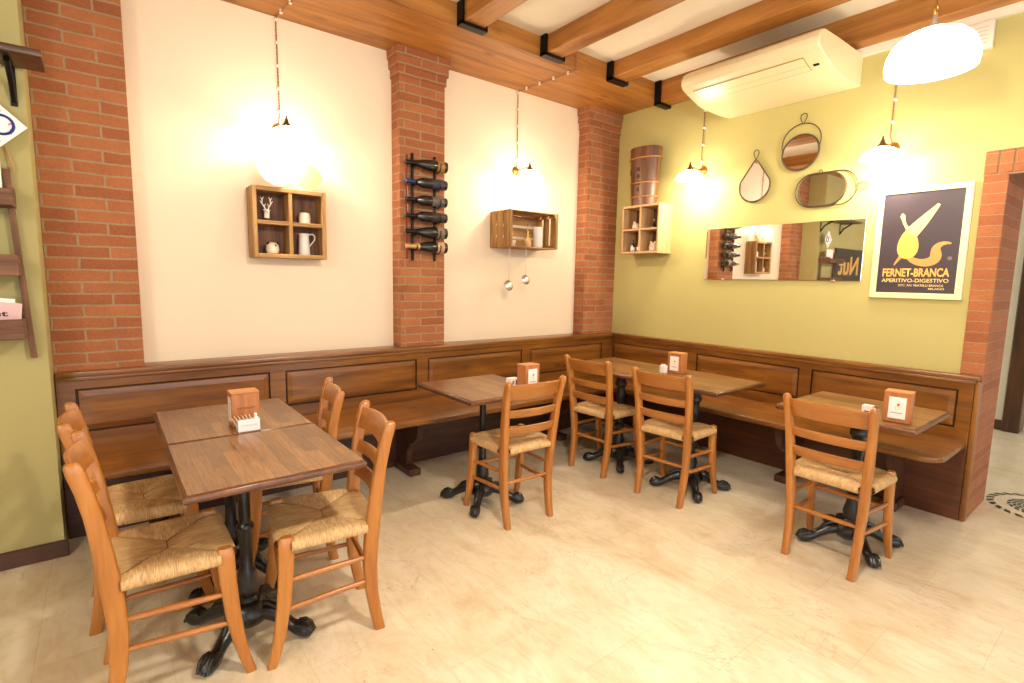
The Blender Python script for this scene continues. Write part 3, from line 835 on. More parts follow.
MB().box(-.068, .064, -.36, .40, -.0022, .002, mat=F).build('air_flap', M_plastic, t, smooth=False)
m = MB()
for a in ((-.0705, -.068, -.3625, .4025), (.064, .0665, -.3625, .4025), (-.0705, .0665, -.3625, -.360), (-.0705, .0665, .400, .4025), (.008, .010, -.36, .40)):
    m.box(a[0], a[1], a[2], a[3], -.0026, .002, mat=F)
m.build('panel_gap', M_plastic_d, t, smooth=False)
MB().box(.018, .034, -.42, -.388, -.003, .002, mat=F).build('receiver_window', M_black, t, smooth=False)
m = MB()
for k in range(3): m.box(-.55 - k * .02, -.54 - k * .02, -.40, .40, .2035 - k * .002, .2065)
m.build('intake_grille', M_plastic_d, t, smooth=False)

# white junction box below the ceiling, right of the pendant
t = empty('junction_box', (XB, -2.72, 2.8)); tag(t, 'white plastic cover box high on the green wall behind the pendant lamp', 'cover box')
MB().box(-.045, -.001, -.085, .085, 0, .152, .004).build('cover', M_porc, t)
m = MB()
for k in range(5): m.box(-.0465, -.044, -.06, .06, .03 + k * .022, .034 + k * .022)
m.build('vent_slot', plain('slot_shadow_plastic', srgb(200, 186, 170), .6), t, smooth=False)

# ------------------------------------------------------------------ shelf with plates (cream wall)
def cubby(t, w, h, d, th, mat_v, mat_h, mat_b, out):
    """open box with a 2 x 2 grid; out(a, depth, z) maps to local xyz"""
    def bx(a0, a1, d0, d1, z0, z1, nm, mt, bev=.002):
        p, q = out(a0, d0, z0), out(a1, d1, z1)
        x = sorted((p[0], q[0])); y = sorted((p[1], q[1])); z = sorted((p[2], q[2]))
        MB().box(x[0], x[1], y[0], y[1], z[0], z[1], bev, 1).build(nm, mt, t, smooth=False)
    bx(0, th, 0, d, 0, h, 'side_board', mat_v); bx(w - th, w, 0, d, 0, h, 'side_board', mat_v)
    bx(th, w - th, 0, d, 0, th, 'bottom_board', mat_h); bx(th, w - th, 0, d, h - th, h, 'top_board', mat_h)
    bx(th, w - th, 0, .008, th, h - th, 'back_board', mat_b, 0)
    bx(w / 2 - th * .45, w / 2 + th * .45, .008, d - .002, th, h - th, 'divider', mat_v)
    for a0, a1 in ((th, w / 2 - th * .45), (w / 2 + th * .45, w - th)):
        bx(a0, a1, .008, d - .002, h / 2 - th * .45, h / 2 + th * .45, 'shelf_board', mat_h)
SX, SZ = -3.3728, 1.5378
t = empty('box_shelf', (SX, YA - .001, SZ)); tag(t, 'rustic wooden box shelf with four compartments and two plates on top', 'shelf')
cubby(t, .450, .438, .148, .026, W_rustic('z'), W_rustic('x'), W_barn('z'), lambda a, d, z: (a, -d, z))
zm = SZ + .219 + .0125
# deer head figurine
t = empty('deer_figurine', (SX + .098, YA - .075, zm)); tag(t, 'white deer head figurine in the upper left compartment of the box shelf', 'figurine')
MB().lathe([(.020, 0), (.022, .006), (.008, .012), (.008, .03)], seg=14).build('stand', W_dark('z'), t)
m = MB().tube([(0, 0, .02), (0, -.003, .04), (0, -.012, .062), (0, -.028, .055), (0, -.036, .048)], [.017, .016, .015, .010, .006], 10)
for s_ in (-1, 1): m.tube([(s_ * .008, -.008, .066), (s_ * .022, -.004, .070)], [.005, .002], 6)
m.build('head', M_figw, t)
for s_ in (-1, 1):
    m = MB().tube([(s_ * .006, -.006, .068), (s_ * .014, -.004, .088), (s_ * .026, 0, .108), (s_ * .024, 0, .132), (s_ * .016, 0, .150)], [.0045, .004, .004, .0035, .002], 6)
    m.tube([(s_ * .014, -.004, .088), (s_ * .006, -.004, .108)], [.0035, .002], 6).tube([(s_ * .026, 0, .108), (s_ * .038, 0, .126)], [.0035, .002], 6).tube([(s_ * .024, 0, .13), (s_ * .034, 0, .148)], [.003, .0015], 6)
    m.build('antler', M_figw, t)
t = empty('ceramic_pot', (SX + .330, YA - .08, zm)); tag(t, 'small cream ceramic pot in the upper right compartment of the box shelf', 'pot')
MB().lathe([(.030, 0), (.036, .004), (.037, .04), (.033, .066), (.026, .072), (.024, .068), (.0005, .066)], seg=24).build('body', M_ceram, t)
MB().ball((.012, -.033, .04), (.004, .003, .004), 8).build('button', plain('brown_dot', srgb(120, 80, 50)), t)
zb = SZ + .0262
t = empty('animal_pot', (SX + .125, YA - .08, zb)); tag(t, 'round cream pot with black ears in the lower left compartment of the box shelf', 'pot')
MB().lathe([(.026, 0), (.036, .006), (.040, .03), (.037, .056), (.026, .070), (.014, .074), (.001, .075)], seg=24).build('body', M_ceram, t)
for s_ in (-1, 1):
    MB().ball((s_ * .026, -.010, .062), (.012, .008, .014), 10).build('ear', M_black, t)
MB().ball((.010, -.034, .052), (.007, .004, .008), 8).build('eye_patch', M_black, t)
t = empty('enamel_jug', (SX + .325, YA - .07, zb)); tag(t, 'white enamel jug with looped handle in the lower right compartment of the box shelf', 'jug')
MB().lathe([(.036, 0), (.038, .003), (.034, .06), (.031, .135), (.034, .142), (.032, .142), (.029, .135), (.031, .06), (.033, .008), (.0005, .008)], seg=28).build('body', M_enamel, t)
MB().tube([(.030, 0, .132), (.042, 0, .140), (.060, 0, .140), (.072, 0, .126), (.070, 0, .106), (.056, 0, .086), (.042, 0, .070), (.034, 0, .058)], [.004] * 8, 8).build('handle', M_enamel, t)
# plates leaning on the wall on top of the shelf
def plate(loc, R, tilt, mat, rim, label, yaw=0):
    t = empty('plate', loc); tag(t, label, 'plate')
    mt = Matrix.Rotation(yaw, 4, 'Z') @ Matrix.Rotation(PI / 2 - tilt, 4, 'X')
    up = mt @ Vector((0, 1, 0)); ofs = Vector((0, 0, 0)) - Vector((0, 0, (mt @ Vector((0, -R, 0))).z))
    MB().lathe([(.0005, .006), (R * .55, .006), (R * .66, .018), (R * .98, .030), (R, .030), (R, .025), (R * .68, .010), (R * .56, .0), (.0005, 0)], tuple(ofs), 36, mat=mt).build('dish', mat, t)
    m = MB().lathe([(R * .84, .0258), (R * .84, .0268), (R * .93, .0300), (R * .93, .0290)], tuple(ofs), 36, mat=mt); m.build('rim_band', rim, t)
    return t
plate((SX + .140, YA - .105, SZ + .4385), .118, .22, plain('white_glaze', srgb(206, 192, 178), .5), plain('rose_glaze', srgb(176, 130, 112), .4), 'large white plate leaning on the wall on the box shelf, left one', .25)
plate((SX + .354, YA - .090, SZ + .4385), .088, .24, plain('beige_glaze', srgb(186, 160, 128), .5), plain('tan_glaze', srgb(160, 124, 84), .5), 'smaller beige dish leaning on the wall on the box shelf, right one', -.1)

# ------------------------------------------------------------------ wine rack with six bottles
t = empty('wine_rack', (-2.197, -PF - .001, 1.556)); tag(t, 'black steel wall rack holding six wine bottles on the brick pilaster', 'wine rack')
for x in (-.093, .093):
    m = MB().box(x - .010, x + .010, -.030, -.018, 0, .775, .002, 1)
    m.build('upright', M_black, t)
    for z in (.06, .70): MB().tube([(x, -.020, z), (x, .0, z)], .006, 8).build('standoff', M_black, t)
acr = plain('red_brown_acrylic', srgb(120, 40, 26), .2, 0, .5)
MB().box(-.135, -.128, -.024, -.001, .01, .76, .001, 1).build('side_panel', acr, t, smooth=False)
BZ = [2.262, 2.130, 2.004, 1.888, 1.775, 1.668]
for z in BZ:
    for x, r in ((-.093, .022), (.093, .043)):
        MB().tube([(x, -.026 - .048 + (r + .004) * math.cos(a), z - 1.566 + (r + .004) * math.sin(a)) for a in [PI * 1.0 + PI * 1.0 * k / 10 for k in range(-1, 12)]] , .004, 6).build('bottle_ring', M_black, t)
def bottle_prof(kind):
    if kind == 'bordeaux': return [(.030, 0), (.036, .003), (.037, .012), (.037, .185), (.034, .200), (.022, .222), (.0150, .240), (.0140, .300), (.0158, .302), (.0158, .312), (.012, .314)]
    return [(.034, 0), (.042, .003), (.043, .012), (.043, .105), (.041, .135), (.034, .170), (.024, .205), (.017, .235), (.0150, .280), (.0172, .284), (.0172, .298), (.013, .300)]
caps = [((20, 18, 18), 'champagne', (150, 112, 50)), ((40, 60, 110), 'bordeaux', (52, 48, 66)), ((26, 24, 26), 'bordeaux', (92, 86, 80)), ((26, 24, 26), 'bordeaux', (50, 38, 32)), ((22, 20, 22), 'champagne', (120, 104, 84)), ((206, 160, 110), 'champagne', (190, 150, 112))]
labs = ['dark bottle with gold base label, topmost in the wall rack', 'dark bottle with blue capsule, second from top in the wall rack', 'dark bottle with grey label, third from top in the wall rack',
        'dark bottle with brown label, fourth from top in the wall rack', 'stout dark bottle with beige label, fifth from top in the wall rack', 'dark bottle with gold neck foil, lowest in the wall rack']
for (cap, kind, lc), lab, z in zip(caps, labs, BZ):
    t = empty('wine_bottle', (-2.036, -PF - .001 - .074, z - .010)); tag(t, lab, 'wine bottle', 'wine bottles in the wall rack')
    mt = Matrix.Rotation(-PI / 2, 4, 'Y')
    pf = bottle_prof(kind); k = .335 / pf[-1][1]
    pf = [(r, zz * k) for r, zz in pf]
    MB().lathe(pf, seg=24, mat=mt).build('glass_body', M_bottle, t)
    R = pf[3][0]; z1 = .09 if kind == 'champagne' else .13
    lm = plain('label_%d_%d' % (lc[0], lc[2]), srgb(*lc), .6)
    rs = MB()
    for zz0, zz1 in ((.030, z1),):
        rgs = []
        for zz in (zz0, zz1):
            rgs.append([mt @ Vector(((R + .0006) * math.cos(a), (R + .0006) * math.sin(a), zz)) for a in [PI * .95 + (PI * .9) * q / 12 for q in range(13)]])
        rs.rings(rgs, closed=False, cap=False)
    rs.build('label', lm, t)
    cm = plain('foil_%d_%d' % (cap[0], cap[2]), srgb(*cap), .3, .4)
    z0 = (.235 if kind == 'champagne' else .27)
    prof2 = [(r + .0008, zz) for r, zz in pf if zz >= z0 - .03]
    MB().lathe(prof2 + [(.001, pf[-1][1] + .001)], seg=24, mat=mt).build('foil_capsule', cm, t)

# ------------------------------------------------------------------ crate shelf
CX, CZ = -1.4772, 1.6968
t = empty('crate_shelf', (CX, YA - .001, CZ)); tag(t, 'wooden fruit crate fixed on its side as a shelf with ladles below', 'crate')
W_, H_, D_ = .530, .305, .285
R_x, R_y, R_z = W_rustic('x'), W_rustic('y'), W_rustic('z')
for d0, d1 in ((.004, .082), (.102, .176), (.197, .272)):
    MB().box(.0, .012, -d1, -d0, 0, H_, .002, 1).build('side_slat', R_z, t, smooth=False)
    MB().box(W_ - .012, W_, -d1, -d0, 0, H_, .002, 1).build('side_slat', R_z, t, smooth=False)
for d0, d1 in ((.004, .09), (.102, .185), (.198, .276)):
    MB().box(.013, W_ - .013, -d1, -d0, 0, .010, .002, 1).build('bottom_slat', R_x, t, smooth=False)
    MB().box(.013, W_ - .013, -d1, -d0, H_ - .010, H_, .002, 1).build('top_slat', R_x, t, smooth=False)
for z0, z1 in ((.014, .092), (.116, .190), (.214, .292)):
    MB().box(.013, W_ - .013, -.010, -.001, z0, z1, .001, 1).build('back_slat', R_x, t, smooth=False)
for x0, x1 in ((.013, .034), (W_ - .034, W_ - .013)):
    for dz in ((.011, .035), (H_ - .035, H_ - .011)):
        MB().box(x0, x1, -.27, -.012, dz[0], dz[1], .001, 1).build('corner_batten', R_y, t, smooth=False)
MB().box(-.002, .026, -.288, -.277, 0, H_, .002, 1).build('front_batten', R_z, t, smooth=False)
MB().box(W_ - .026, W_ + .002, -.288, -.277, 0, H_, .002, 1).build('front_batten', R_z, t, smooth=False)
zc = CZ + .0105
t = empty('egg_cup', (CX + .105, YA - .20, zc)); tag(t, 'tiny cream cup standing at the left inside the crate shelf', 'cup')
MB().lathe([(.016, 0), (.017, .003), (.008, .012), (.009, .02), (.019, .034), (.020, .050), (.017, .050), (.008, .026), (.0005, .024)], seg=18).build('body', M_ceram, t)
t = empty('wicker_flask', (CX + .265, YA - .195, zc)); tag(t, 'small straw covered flask with wire handle inside the crate shelf', 'flask')
MB().lathe([(.020, 0), (.028, .006), (.032, .03), (.028, .058), (.016, .075)], seg=20, flute=.05).build('straw_cover', M_rush, t)
MB().lathe([(.020, .060), (.012, .085), (.009, .098), (.009, .130), (.011, .132), (.011, .140), (.001, .141)], seg=16).build('neck', plain('yellow_glass', srgb(206, 170, 90), .15), t)
MB().tube([(-.006, 0, .12), (-.004, 0, .17), (.016, 0, .195), (.04, 0, .185), (.055, 0, .16)], .002, 6).build('wire_handle', M_steel, t)
t = empty('white_jar', (CX + .385, YA - .19, zc)); tag(t, 'plain white cylindrical jar inside the crate shelf', 'jar')
MB().lathe([(.040, 0), (.042, .003), (.042, .165), (.044, .167), (.044, .178), (.040, .180), (.038, .170), (.038, .01), (.0005, .01)], seg=28).build('body', M_enamel, t)
# ladles hanging below
for x, y, L, r, lab in ((CX + .030, YA - .24, 0.275, .044, 'steel ladle hanging lower, left one under the crate shelf'), (CX + .212, YA - .24, 0.225, .043, 'steel ladle hanging higher, right one under the crate shelf')):
    t = empty('ladle', (x, y, CZ - .002)); tag(t, lab, 'ladle', 'ladles under the crate shelf')
    MB().tube([(0, .006, -.012), (0, .010, -.004), (0, .004, -.001), (0, -.002, -.006), (0, 0, -.02), (.001, 0, -L * .5), (.002, 0, -L)], [.003] * 7, 6).build('handle', M_steel, t)
    mt = Matrix.Rotation(PI / 2 - .25, 4, 'X') @ Matrix.Rotation(PI, 4, 'X')
    pr = [(.001, -.018), (r * .5, -.016), (r * .8, -.010), (r, 0), (r * .97, .0), (r * .76, -.008), (r * .45, -.0135), (.001, -.0155)]
    MB().lathe(pr, (.002, 0, -L - r * .95), 24, mat=mt).build('bowl', M_steel, t)

# ------------------------------------------------------------------ green wall: box shelf, tub
BY, BZ0 = -0.7, 1.69
t = empty('box_shelf', (XB - .001, BY, BZ0)); tag(t, 'pale wooden box shelf with four compartments under the wooden tub', 'shelf')
pale = lambda ax: wood('pale_wood', srgb(232, 196, 146), srgb(214, 174, 124), srgb(178, 136, 92), ax, .6, 0, 1.2, .2)
cubby(t, .425, .440, .200, .020, pale('z'), pale('y'), W_barn('z'), lambda a, d, z: (-d, a, z))
zu, zl = BZ0 + .22 + .0095, BZ0 + .0202
def small_jar(x, y, z, nm, lab, body, mt=M_ceram):
    t = empty(nm, (x, y, z)); tag(t, lab, 'ornament'); MB().lathe(body, seg=20).build('body', mt, t); return t
t = small_jar(XB - .13, BY + .310, zu, 'duck_ornament', 'small white bird ornament in the upper left compartment under the tub', [(.022, 0), (.034, .006), (.036, .03), (.026, .05), (.014, .056), (.001, .057)])
MB().ball((0, .018, .062), (.015, .016, .014), 10).build('head', M_ceram, t)
t = small_jar(XB - .13, BY + .105, zu, 'glass_cruet', 'small dark glass cruet in the upper right compartment under the tub', [(.022, 0), (.026, .004), (.026, .022), (.012, .040), (.006, .052), (.006, .066), (.001, .068)], M_bottle)
MB().ball((0, 0, .072), (.009, .009, .010), 8).build('stopper', M_steel, t)
for dy, lab in ((.335, 'mini dark bottle with pale label, left of the pair in the lower left compartment'), (.265, 'mini dark bottle with pale label, right of the pair in the lower left compartment')):
    t = small_jar(XB - .13, BY + dy, zl, 'mini_bottle', lab, [(.017, 0), (.021, .003), (.021, .055), (.012, .075), (.007, .085), (.007, .115), (.001, .117)], M_bottle)
    t['category'] = 'bottle'
    MB().lathe([(.0215, .012), (.0218, .013), (.0218, .044), (.0215, .045)], seg=20).build('label', M_paper, t)
t = small_jar(XB - .12, BY + .105, zl, 'pig_ornament', 'white ceramic pig ornament in the lower right compartment under the tub', [(.026, 0), (.038, .008), (.042, .035), (.036, .062), (.022, .078), (.001, .084)])
for s_ in (-1, 1): MB().ball((-.012, s_ * .022, .080), (.008, .010, .012), 8).build('ear', M_ceram, t)
MB().ball((-.040, 0, .045), (.010, .014, .011), 8).build('snout', plain('pink_ceramic', srgb(232, 190, 176), .4), t)
t = empty('wooden_tub', (XB - .112, BY + .245, BZ0 + .4405)); tag(t, 'tall brown wooden stave tub with rope hoops standing on the pale box shelf', 'tub')
SX_, SY_ = .70, 1
def tubr(z): return .128 + (.160 - .128) * z / .50
m = MB().lathe([(tubr(0) - .004, 0), (tubr(0), .003)] + [(tubr(z), z) for z in (.1, .2, .3, .4, .5)] + [(tubr(.505) - .002, .515), (tubr(.5) - .012, .515), (tubr(.4) - .014, .40), (tubr(.1) - .014, .03), (.001, .03)], seg=28, flute=-.018, sx=SX_, sy=SY_)
m.build('staves', wood('stave_wood', srgb(140, 90, 50), srgb(102, 62, 36), srgb(58, 36, 24), 'z', .5, .2, 1.2, .4), t)
for z in (.075, .20, .42):
    m = MB().tube([((tubr(z) + .003) * SX_ * math.cos(a), (tubr(z) + .003) * SY_ * math.sin(a), z) for a in [2 * PI * k / 32 for k in range(32)]], .0065, 8, closed=True)
    m.build('hoop', plain('hoop_brass_rope', srgb(180, 120, 62), .5, .2), t)
MB().tube([(0, tubr(.36), .36), (0, tubr(.36) + .02, .34), (0, tubr(.3) + .02, .30), (0, tubr(.28), .28)], .005, 6).build('handle', M_black, t)
m = MB()
for k in range(4): m.box(-(tubr(.36 - k * .06)) * SX_ - .0015, -(tubr(.36 - k * .06)) * SX_ + .006, -.016 + .004 * (k % 2), .016 - .004 * (k % 2), .30 - k * .06, .335 - k * .06)
m.build('burnt_mark', plain('burnt_mark', srgb(66, 44, 36), .7), t, smooth=False)

# ------------------------------------------------------------------ mirrors
def on_wall(y, z, d=0): return Vector((-d, y, z))
def flat_poly(name, pts, d0, d1, mat, parent):
    m = MB(); m.rings([[on_wall(y, z, d0) for y, z in pts], [on_wall(y, z, d1) for y, z in pts]])
    return m.build(name, mat, parent, smooth=False)
def circ(cy, cz, ry, rz, n=40, a0=0, a1=2 * PI): return [(cy + ry * math.cos(a0 + (a1 - a0) * k / n), cz + rz * math.sin(a0 + (a1 - a0) * k / n)) for k in range(n)]
def loop(parent, pts, d, r, name='frame'):
    return MB().tube([on_wall(y, z, d) for y, z in pts], r, 8, closed=True).build(name, M_frame, parent)
TILT = 4.5                # the round mirror leans back a little
# drop
t = empty('wall_mirror', (XB, -1.449, 2.2)); tag(t, 'drop shaped mirror with twisted loop on the green wall', 'mirror')
def shift(pts, cy, cz): return [(y - cy, z - cz) for y, z in pts]
cy, cz = -1.449, 2.20; R = .122
drop = [(R * math.cos(a), R * math.sin(a) + 0) for a in [PI * 1.0 + (PI + 0) * k / 24 for k in range(25)]]
drop = [(R * math.cos(a), R * math.sin(a)) for a in [-PI - .32 + (PI + .64) * k / 30 for k in range(31)]]
drop += [(drop[-1][0] * (1 - k / 6), drop[-1][1] + (.205 - drop[-1][1]) * (k / 6)) for k in range(1, 6)] + [(0, .205)] + [(drop[0][0] * (k / 6), drop[0][1] + (.205 - drop[0][1]) * (1 - k / 6)) for k in range(1, 6)]
flat_poly('glass', drop, .012, .016, M_mirror, t)
loop(t, drop, .014, .0068)
loop(t, [(.0, .203), (.012, .222), (.020, .245), (.018, .266), (0, .277), (-.018, .266), (-.020, .245), (-.012, .222)], .014, .0035, 'hanging_loop')
# round
t = empty('wall_mirror', (XB - .023, -1.790, 2.392)); tag(t, 'round mirror in a larger metal hoop, highest on the green wall', 'mirror')
R = .128
flat_poly('glass', circ(0, 0, R, R), .012, .016, M_mirror, t); loop(t, circ(0, 0, R, R), .014, .007)
MB().tube([on_wall(y, z, .018) for y, z in [(R * math.cos(a) * 1.06, .072 + .135 * math.sin(a)) for a in [-.42 + (PI + .84) * k / 30 for k in range(31)]]], .004, 8).build('hoop', M_frame, t)
loop(t, [(.0, .207), (.012, .222), (.022, .250), (.020, .270), (0, .280), (-.020, .270), (-.022, .250), (-.012, .222)], .018, .0035, 'hanging_loop')
t.rotation_euler = (0, math.radians(TILT), 0)
# oval
t = empty('wall_mirror', (XB, -1.935, 2.112)); tag(t, 'oval mirror lying sideways in a metal hoop, right of the round one', 'mirror')
def stad(hw, hh, c=0, n=16): 
    s_ = hw - hh
    return [(c + s_ + hh * math.cos(a), hh * math.sin(a)) for a in [-PI / 2 + PI * k / n for k in range(n + 1)]] + [(c - s_ + hh * math.cos(a), hh * math.sin(a)) for a in [PI / 2 + PI * k / n for k in range(n + 1)]]
flat_poly('glass', stad(.158, .114, -.014), .012, .016, M_mirror, t); loop(t, stad(.158, .114, -.014), .014, .0068)
hp = [p for p in stad(.205, .118, -.040)]
loop(t, hp, .018, .004, 'hoop')
loop(t, [(-.236, 0), (-.252, -.012), (-.280, -.022), (-.302, -.018), (-.312, 0), (-.302, .018), (-.280, .022), (-.252, .012)], .018, .0035, 'hanging_loop')
loop(t, [(-.0, .112), (.010, .120), (.010, .134), (0, .140), (-.010, .134), (-.010, .120)], .016, .003, 'small_loop')
# long rectangular mirror, hung slightly out of true
t = empty('wall_mirror', (XB - .010, -1.655, 1.675)); tag(t, 'long frameless rectangular mirror on the green wall beside the poster', 'mirror')
MB().box(-.004, .004, -.595, .595, -.213, .213, .003, 1).build('glass', M_mirror, t, smooth=False)
MB().box(.004, .007, -.58, .58, -.2, .2).build('backing', M_black, t, smooth=False)
for y, z in ((-.42, -.214), (.42, -.214), (-.5, .214), (.5, .214)): MB().box(-.007, .006, y - .012, y + .012, z - .008, z + .008, .002, 1).build('clip', M_steel, t)
MIR = t

# ------------------------------------------------------------------ poster
PY, PZ = -2.555, 1.708
t = empty('framed_poster', (XB - .002, PY, PZ)); tag(t, 'dark advertising poster with yellow figure and lettering in a cream frame', 'poster')
hw, hh, fw = .243, .354, .036
m = MB().box(-.022, 0, -hw, hw, hh - fw, hh, .002, 1).box(-.022, 0, -hw, hw, -hh, -hh + fw, .002, 1).box(-.022, 0, -hw, -hw + fw, -hh + fw, hh - fw, .002, 1).box(-.022, 0, hw - fw, hw, -hh + fw, hh - fw, .002, 1)
m.build('frame', plain('cream_frame', srgb(244, 230, 180), .35, 0, .2), t, smooth=False)
p_ = MB().box(-.014, 0, -hw + fw, hw - fw, -hh + fw, hh - fw).build('print', plain('poster_ground', srgb(62, 52, 60), .35, 0, .3), t, smooth=False)
Y_ = plain('poster_yellow', srgb(240, 186, 84), .5); O_ = plain('poster_orange', srgb(216, 150, 82), .5); K_ = plain('poster_cream', srgb(244, 212, 140), .5)
def blob(pts, d, mat, nm='figure'):
    m = MB(); m.rings([[Vector((-d, y, z)) for y, z in pts], [Vector((-d - .0007, y, z)) for y, z in pts]]); m.build(nm, mat, p_, smooth=False)
def ribbon(path, widths, d, mat):
    L, R2 = [], []
    for i, p in enumerate(path):
        a = Vector(path[max(i - 1, 0)]); b = Vector(path[min(i + 1, len(path) - 1)]); tdir = (b - a).normalized(); n = Vector((-tdir.y, tdir.x))
        L.append(tuple(Vector(p) + n * widths[i])); R2.append(tuple(Vector(p) - n * widths[i]))
    m = MB(); bm = m.bm
    vs = [[bm.verts.new(Vector((-d - .0004, y, z))) for y, z in row] for row in (L, R2)]
    for i in range(len(path) - 1): bm.faces.new((vs[0][i], vs[0][i + 1], vs[1][i + 1], vs[1][i]))
    m.build('figure', mat, p_, smooth=False)
def bez(ps, n=20):
    out = []
    for k in range(n + 1):
        t_ = k / n; q = [Vector(p) for p in ps]
        while len(q) > 1: q = [a.lerp(b, t_) for a, b in zip(q, q[1:])]
        out.append(tuple(q[0]))
    return out
# generic stand-in artwork: a pear shaped body with a swirling band (y to the right is negative)
sw = bez([(.055, -.075), (.0, -.165), (-.15, -.145), (-.13, -.04), (-.04, -.09), (-.09, .02), (-.165, -.01)], 26)
ribbon(sw, [.026 * math.sin(PI * (.12 + .86 * k / 26)) + .003 for k in range(27)], .0145, O_)
ribbon(bez([(.07, -.06), (.10, -.10), (.12, -.14)], 8), [.012 * (1 - k / 9) + .002 for k in range(9)], .0145, O_)
blob([(.055 + .055 * math.cos(a) * (1 - .25 * math.sin(a)), -.005 + .095 * math.sin(a)) for a in [2 * PI * k / 32 for k in range(32)]], .0153, Y_)
ribbon(bez([(.045, .06), (.0, .12), (-.04, .17), (-.085, .235)], 12), [.030 * (1 - (k / 12) ** 1.5) + .008 for k in range(13)], .0160, K_)
ribbon(bez([(.055, .08), (.09, .12), (.10, .19)], 8), [.010, .010, .009, .008, .008, .008, .010, .014, .004], .0166, K_)
X, U = (0, -1, 0), (0, 0, 1)
text_obj('FERNET-BRANCA', .350, .054, Y_, 'lettering', p_, (-.0143, .178, -.214), X, U, .028)
text_obj('APERITIVO-DIGESTIVO', .352, .024, K_, 'lettering', p_, (-.0143, .180, -.250), X, U, .012)
text_obj('SOC. AN. FRATELLI BRANCA', .235, .014, K_, 'lettering', p_, (-.0143, .085, -.276), X, U, .008)
text_obj('MILANO', .08, .013, K_, 'lettering', p_, (-.0143, -.075, -.296), X, U, .008)
blob(circ(-.165, -.10, .012, .012, 16), .0145, plain('poster_grey', srgb(120, 104, 106), .5), 'stamp')

# ------------------------------------------------------------------ olive wall: shelves
t = empty('bracket_shelf', (-4.40, -.272, 2.335)); tag(t, 'dark reddish wooden plank shelf on a black bracket, top left', 'shelf')
MB().box(-.95, .128, -.235, -.001, 0, .030, .004).build('board', W_dark('x'), t)
for x in (.012, -.72):
    m = MB().box(x - .012, x + .012, -.006, 0, -.17, 0, .001, 1).box(x - .012, x + .012, -.20, 0, -.007, -.001, .001, 1)
    m.tube([(x, -.008, -.15), (x, -.05, -.08), (x, -.16, -.014)], .011, 8)
    m.build('bracket', M_black, t)
t = empty('hanging_shelf', (-4.41, -.272, 1.02)); tag(t, 'weathered wooden ladder style wall shelf hung on rope, far left', 'shelf')
for x in (0, -.50):
    m = MB(); m.rings([[Vector((x + dx + a_, b_, z)) for a_, b_ in ((-.011, -.040), (.011, -.040), (.011, -.012), (-.011, -.012))] for z, dx in ((0, .012), (.86, -.026))]); m.build('rail', W_barn('z'), t, smooth=False)
for z in (.10, .385, .69):
    MB().box(-.49, -.014, -.155, -.004, z, z + .014, .002, 1).build('tray', pale('x') if z < .2 else W_barn('x'), t, smooth=False)
    MB().box(-.50, .000, -.168, -.155, z, z + (.092 if z < .5 else .07), .003, 1).build('front_board', W_barn('x'), t, smooth=False)
    for x in (-.014, -.495):
        MB().box(x, x + .012, -.155, -.004, z, z + .09, .002, 1).build('tray_end', W_barn('y'), t, smooth=False)
for x in (0, -.50):
    MB().tube([(x, -.026, .85), (x - .004, -.03, .88), (x - .02, -.015, .96)], .004, 6).build('rope', plain('hemp_rope', srgb(176, 134, 84), .9), t)
t = empty('flyer', (-4.445, -.36, 1.95)); tag(t, 'white flyer with blue ring and red pattern tilted on the hanging shelf', 'flyer')
mt = Matrix.Translation((-.03, 0, .11)) @ Matrix.Rotation(.78, 4, 'Y')
MB().box(-.092, .092, -.0015, .0015, -.092, .092, mat=mt).build('sheet', M_paper, t, smooth=False)
MB().tube([tuple(mt @ Vector((.040 * math.cos(a), -.003, .040 * math.sin(a))) + Vector((.045, 0, 0))) for a in [2 * PI * k / 24 for k in range(24)]], .006, 6, closed=True).build('ring_print', M_blue, t)
m = MB()
for k in range(14):
    a = 2 * PI * k / 14; r0 = .078
    if k % 3 == 0: continue
    m.box(-.012, .012, -.0025, -.0012, -.004, .004, mat=mt @ Matrix.Translation((r0 * math.cos(a), 0, r0 * math.sin(a))) @ Matrix.Rotation(a * 2, 4, 'Y'))
m.build('red_print', plain('coral_ink', srgb(226, 130, 120), .7), t, smooth=False)
MB().box(-.02, .02, -.0026, -.0012, -.01, .004, mat=mt @ Matrix.Translation((.066, 0, -.062)) @ Matrix.Rotation(.8, 4, 'Y')).build('yellow_print', M_yel, t, smooth=False)
t = empty('leaflet_stack', (-4.50, -.36, 1.7245)); tag(t, 'plain white leaflet standing in the top tray of the hanging shelf', 'leaflet')
MB().box(-.16, .055, -.012, .0, 0, .19, .001, 1).build('sheet', M_paper, t, smooth=False)
t = empty('menu_leaflet', (-4.475, -.365, 1.1345)); tag(t, 'pinkish leaflet with dark letters in the lowest tray of the hanging shelf', 'leaflet')
mt = Matrix.Rotation(.10, 4, 'Y')
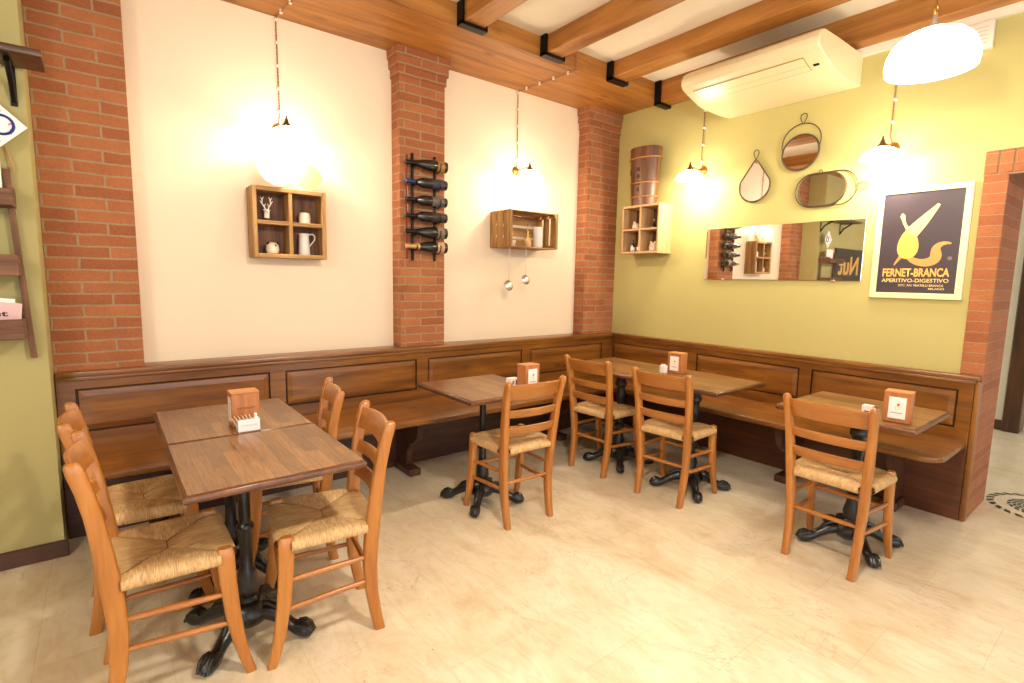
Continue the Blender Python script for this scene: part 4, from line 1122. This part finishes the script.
lf = MB().box(-.16, .045, -.006, .0, 0.005, .150, .001, 1, mat=mt).build('sheet', plain('pink_paper', srgb(226, 184, 184), .6), t, smooth=False)
text_obj('nt', .05, .022, M_ink, 'lettering', lf, (-.040, -.0062, .088), (1, 0, 0), (0, 0, 1), .03)
MB().box(-.16, .02, .001, .006, 0.005, .168, .001, 1, mat=mt).build('backing_sheet', M_paper, t, smooth=False)
# seen in the long mirror only: sign board and a brick pilaster farther along the olive wall
t = empty('sign_board', (-5.55, -.272, 1.34)); tag(t, 'black sign with gold lettering seen reflected in the long mirror', 'sign')
MB().box(-1.0, .55, -.025, -.001, 0, .62, .004, 1).build('board', plain('sign_black', srgb(26, 22, 24), .4), t, smooth=False)
text_obj('Nut', .85, .30, plain('gold_paint', srgb(206, 160, 84), .4), 'lettering', t, (-.42, -.0255, .20), (1, 0, 0), (0, 0, 1), .03)
m = MB().box(-7.9, -7.3, -.36, -.27, 0, ZC)
struct(m.build('brick_pilaster', M_brick, smooth=False, box_uv=(0, 0)), 'brick pilaster far along the olive wall, seen only in mirrors', 'brick pilaster')

# ------------------------------------------------------------------ world and camera
MIR.rotation_euler = (0, math.radians(-.3), math.radians(.3))
w = bpy.data.worlds.new('World'); sc.world = w; w.use_nodes = True
bg = w.node_tree.nodes['Background']; bg.inputs[0].default_value = (.92, .95, 1.0, 1); bg.inputs[1].default_value = 2.3

cam = bpy.data.cameras.new('Camera'); co = bpy.data.objects.new('Camera', cam); COL.objects.link(co); sc.camera = co
yaw, pitch, roll, f = .6663373433, -.1192066933, .0186363462, 519.113648
cp_, sp_ = math.cos(pitch), math.sin(pitch)
fwd = Vector((math.sin(yaw) * cp_, math.cos(yaw) * cp_, sp_)); right = Vector((math.cos(yaw), -math.sin(yaw), 0)); up = right.cross(fwd)
r2 = right * math.cos(roll) + up * math.sin(roll); u2 = -right * math.sin(roll) + up * math.cos(roll)
M = Matrix((r2, u2, -fwd)).transposed().to_4x4(); M.translation = Vector((-4.1205, -3.6055, 1.42997))
co.matrix_world = M
cam.sensor_width = 36; cam.lens = f / 1024 * 36; cam.clip_start = .05; cam.clip_end = 60
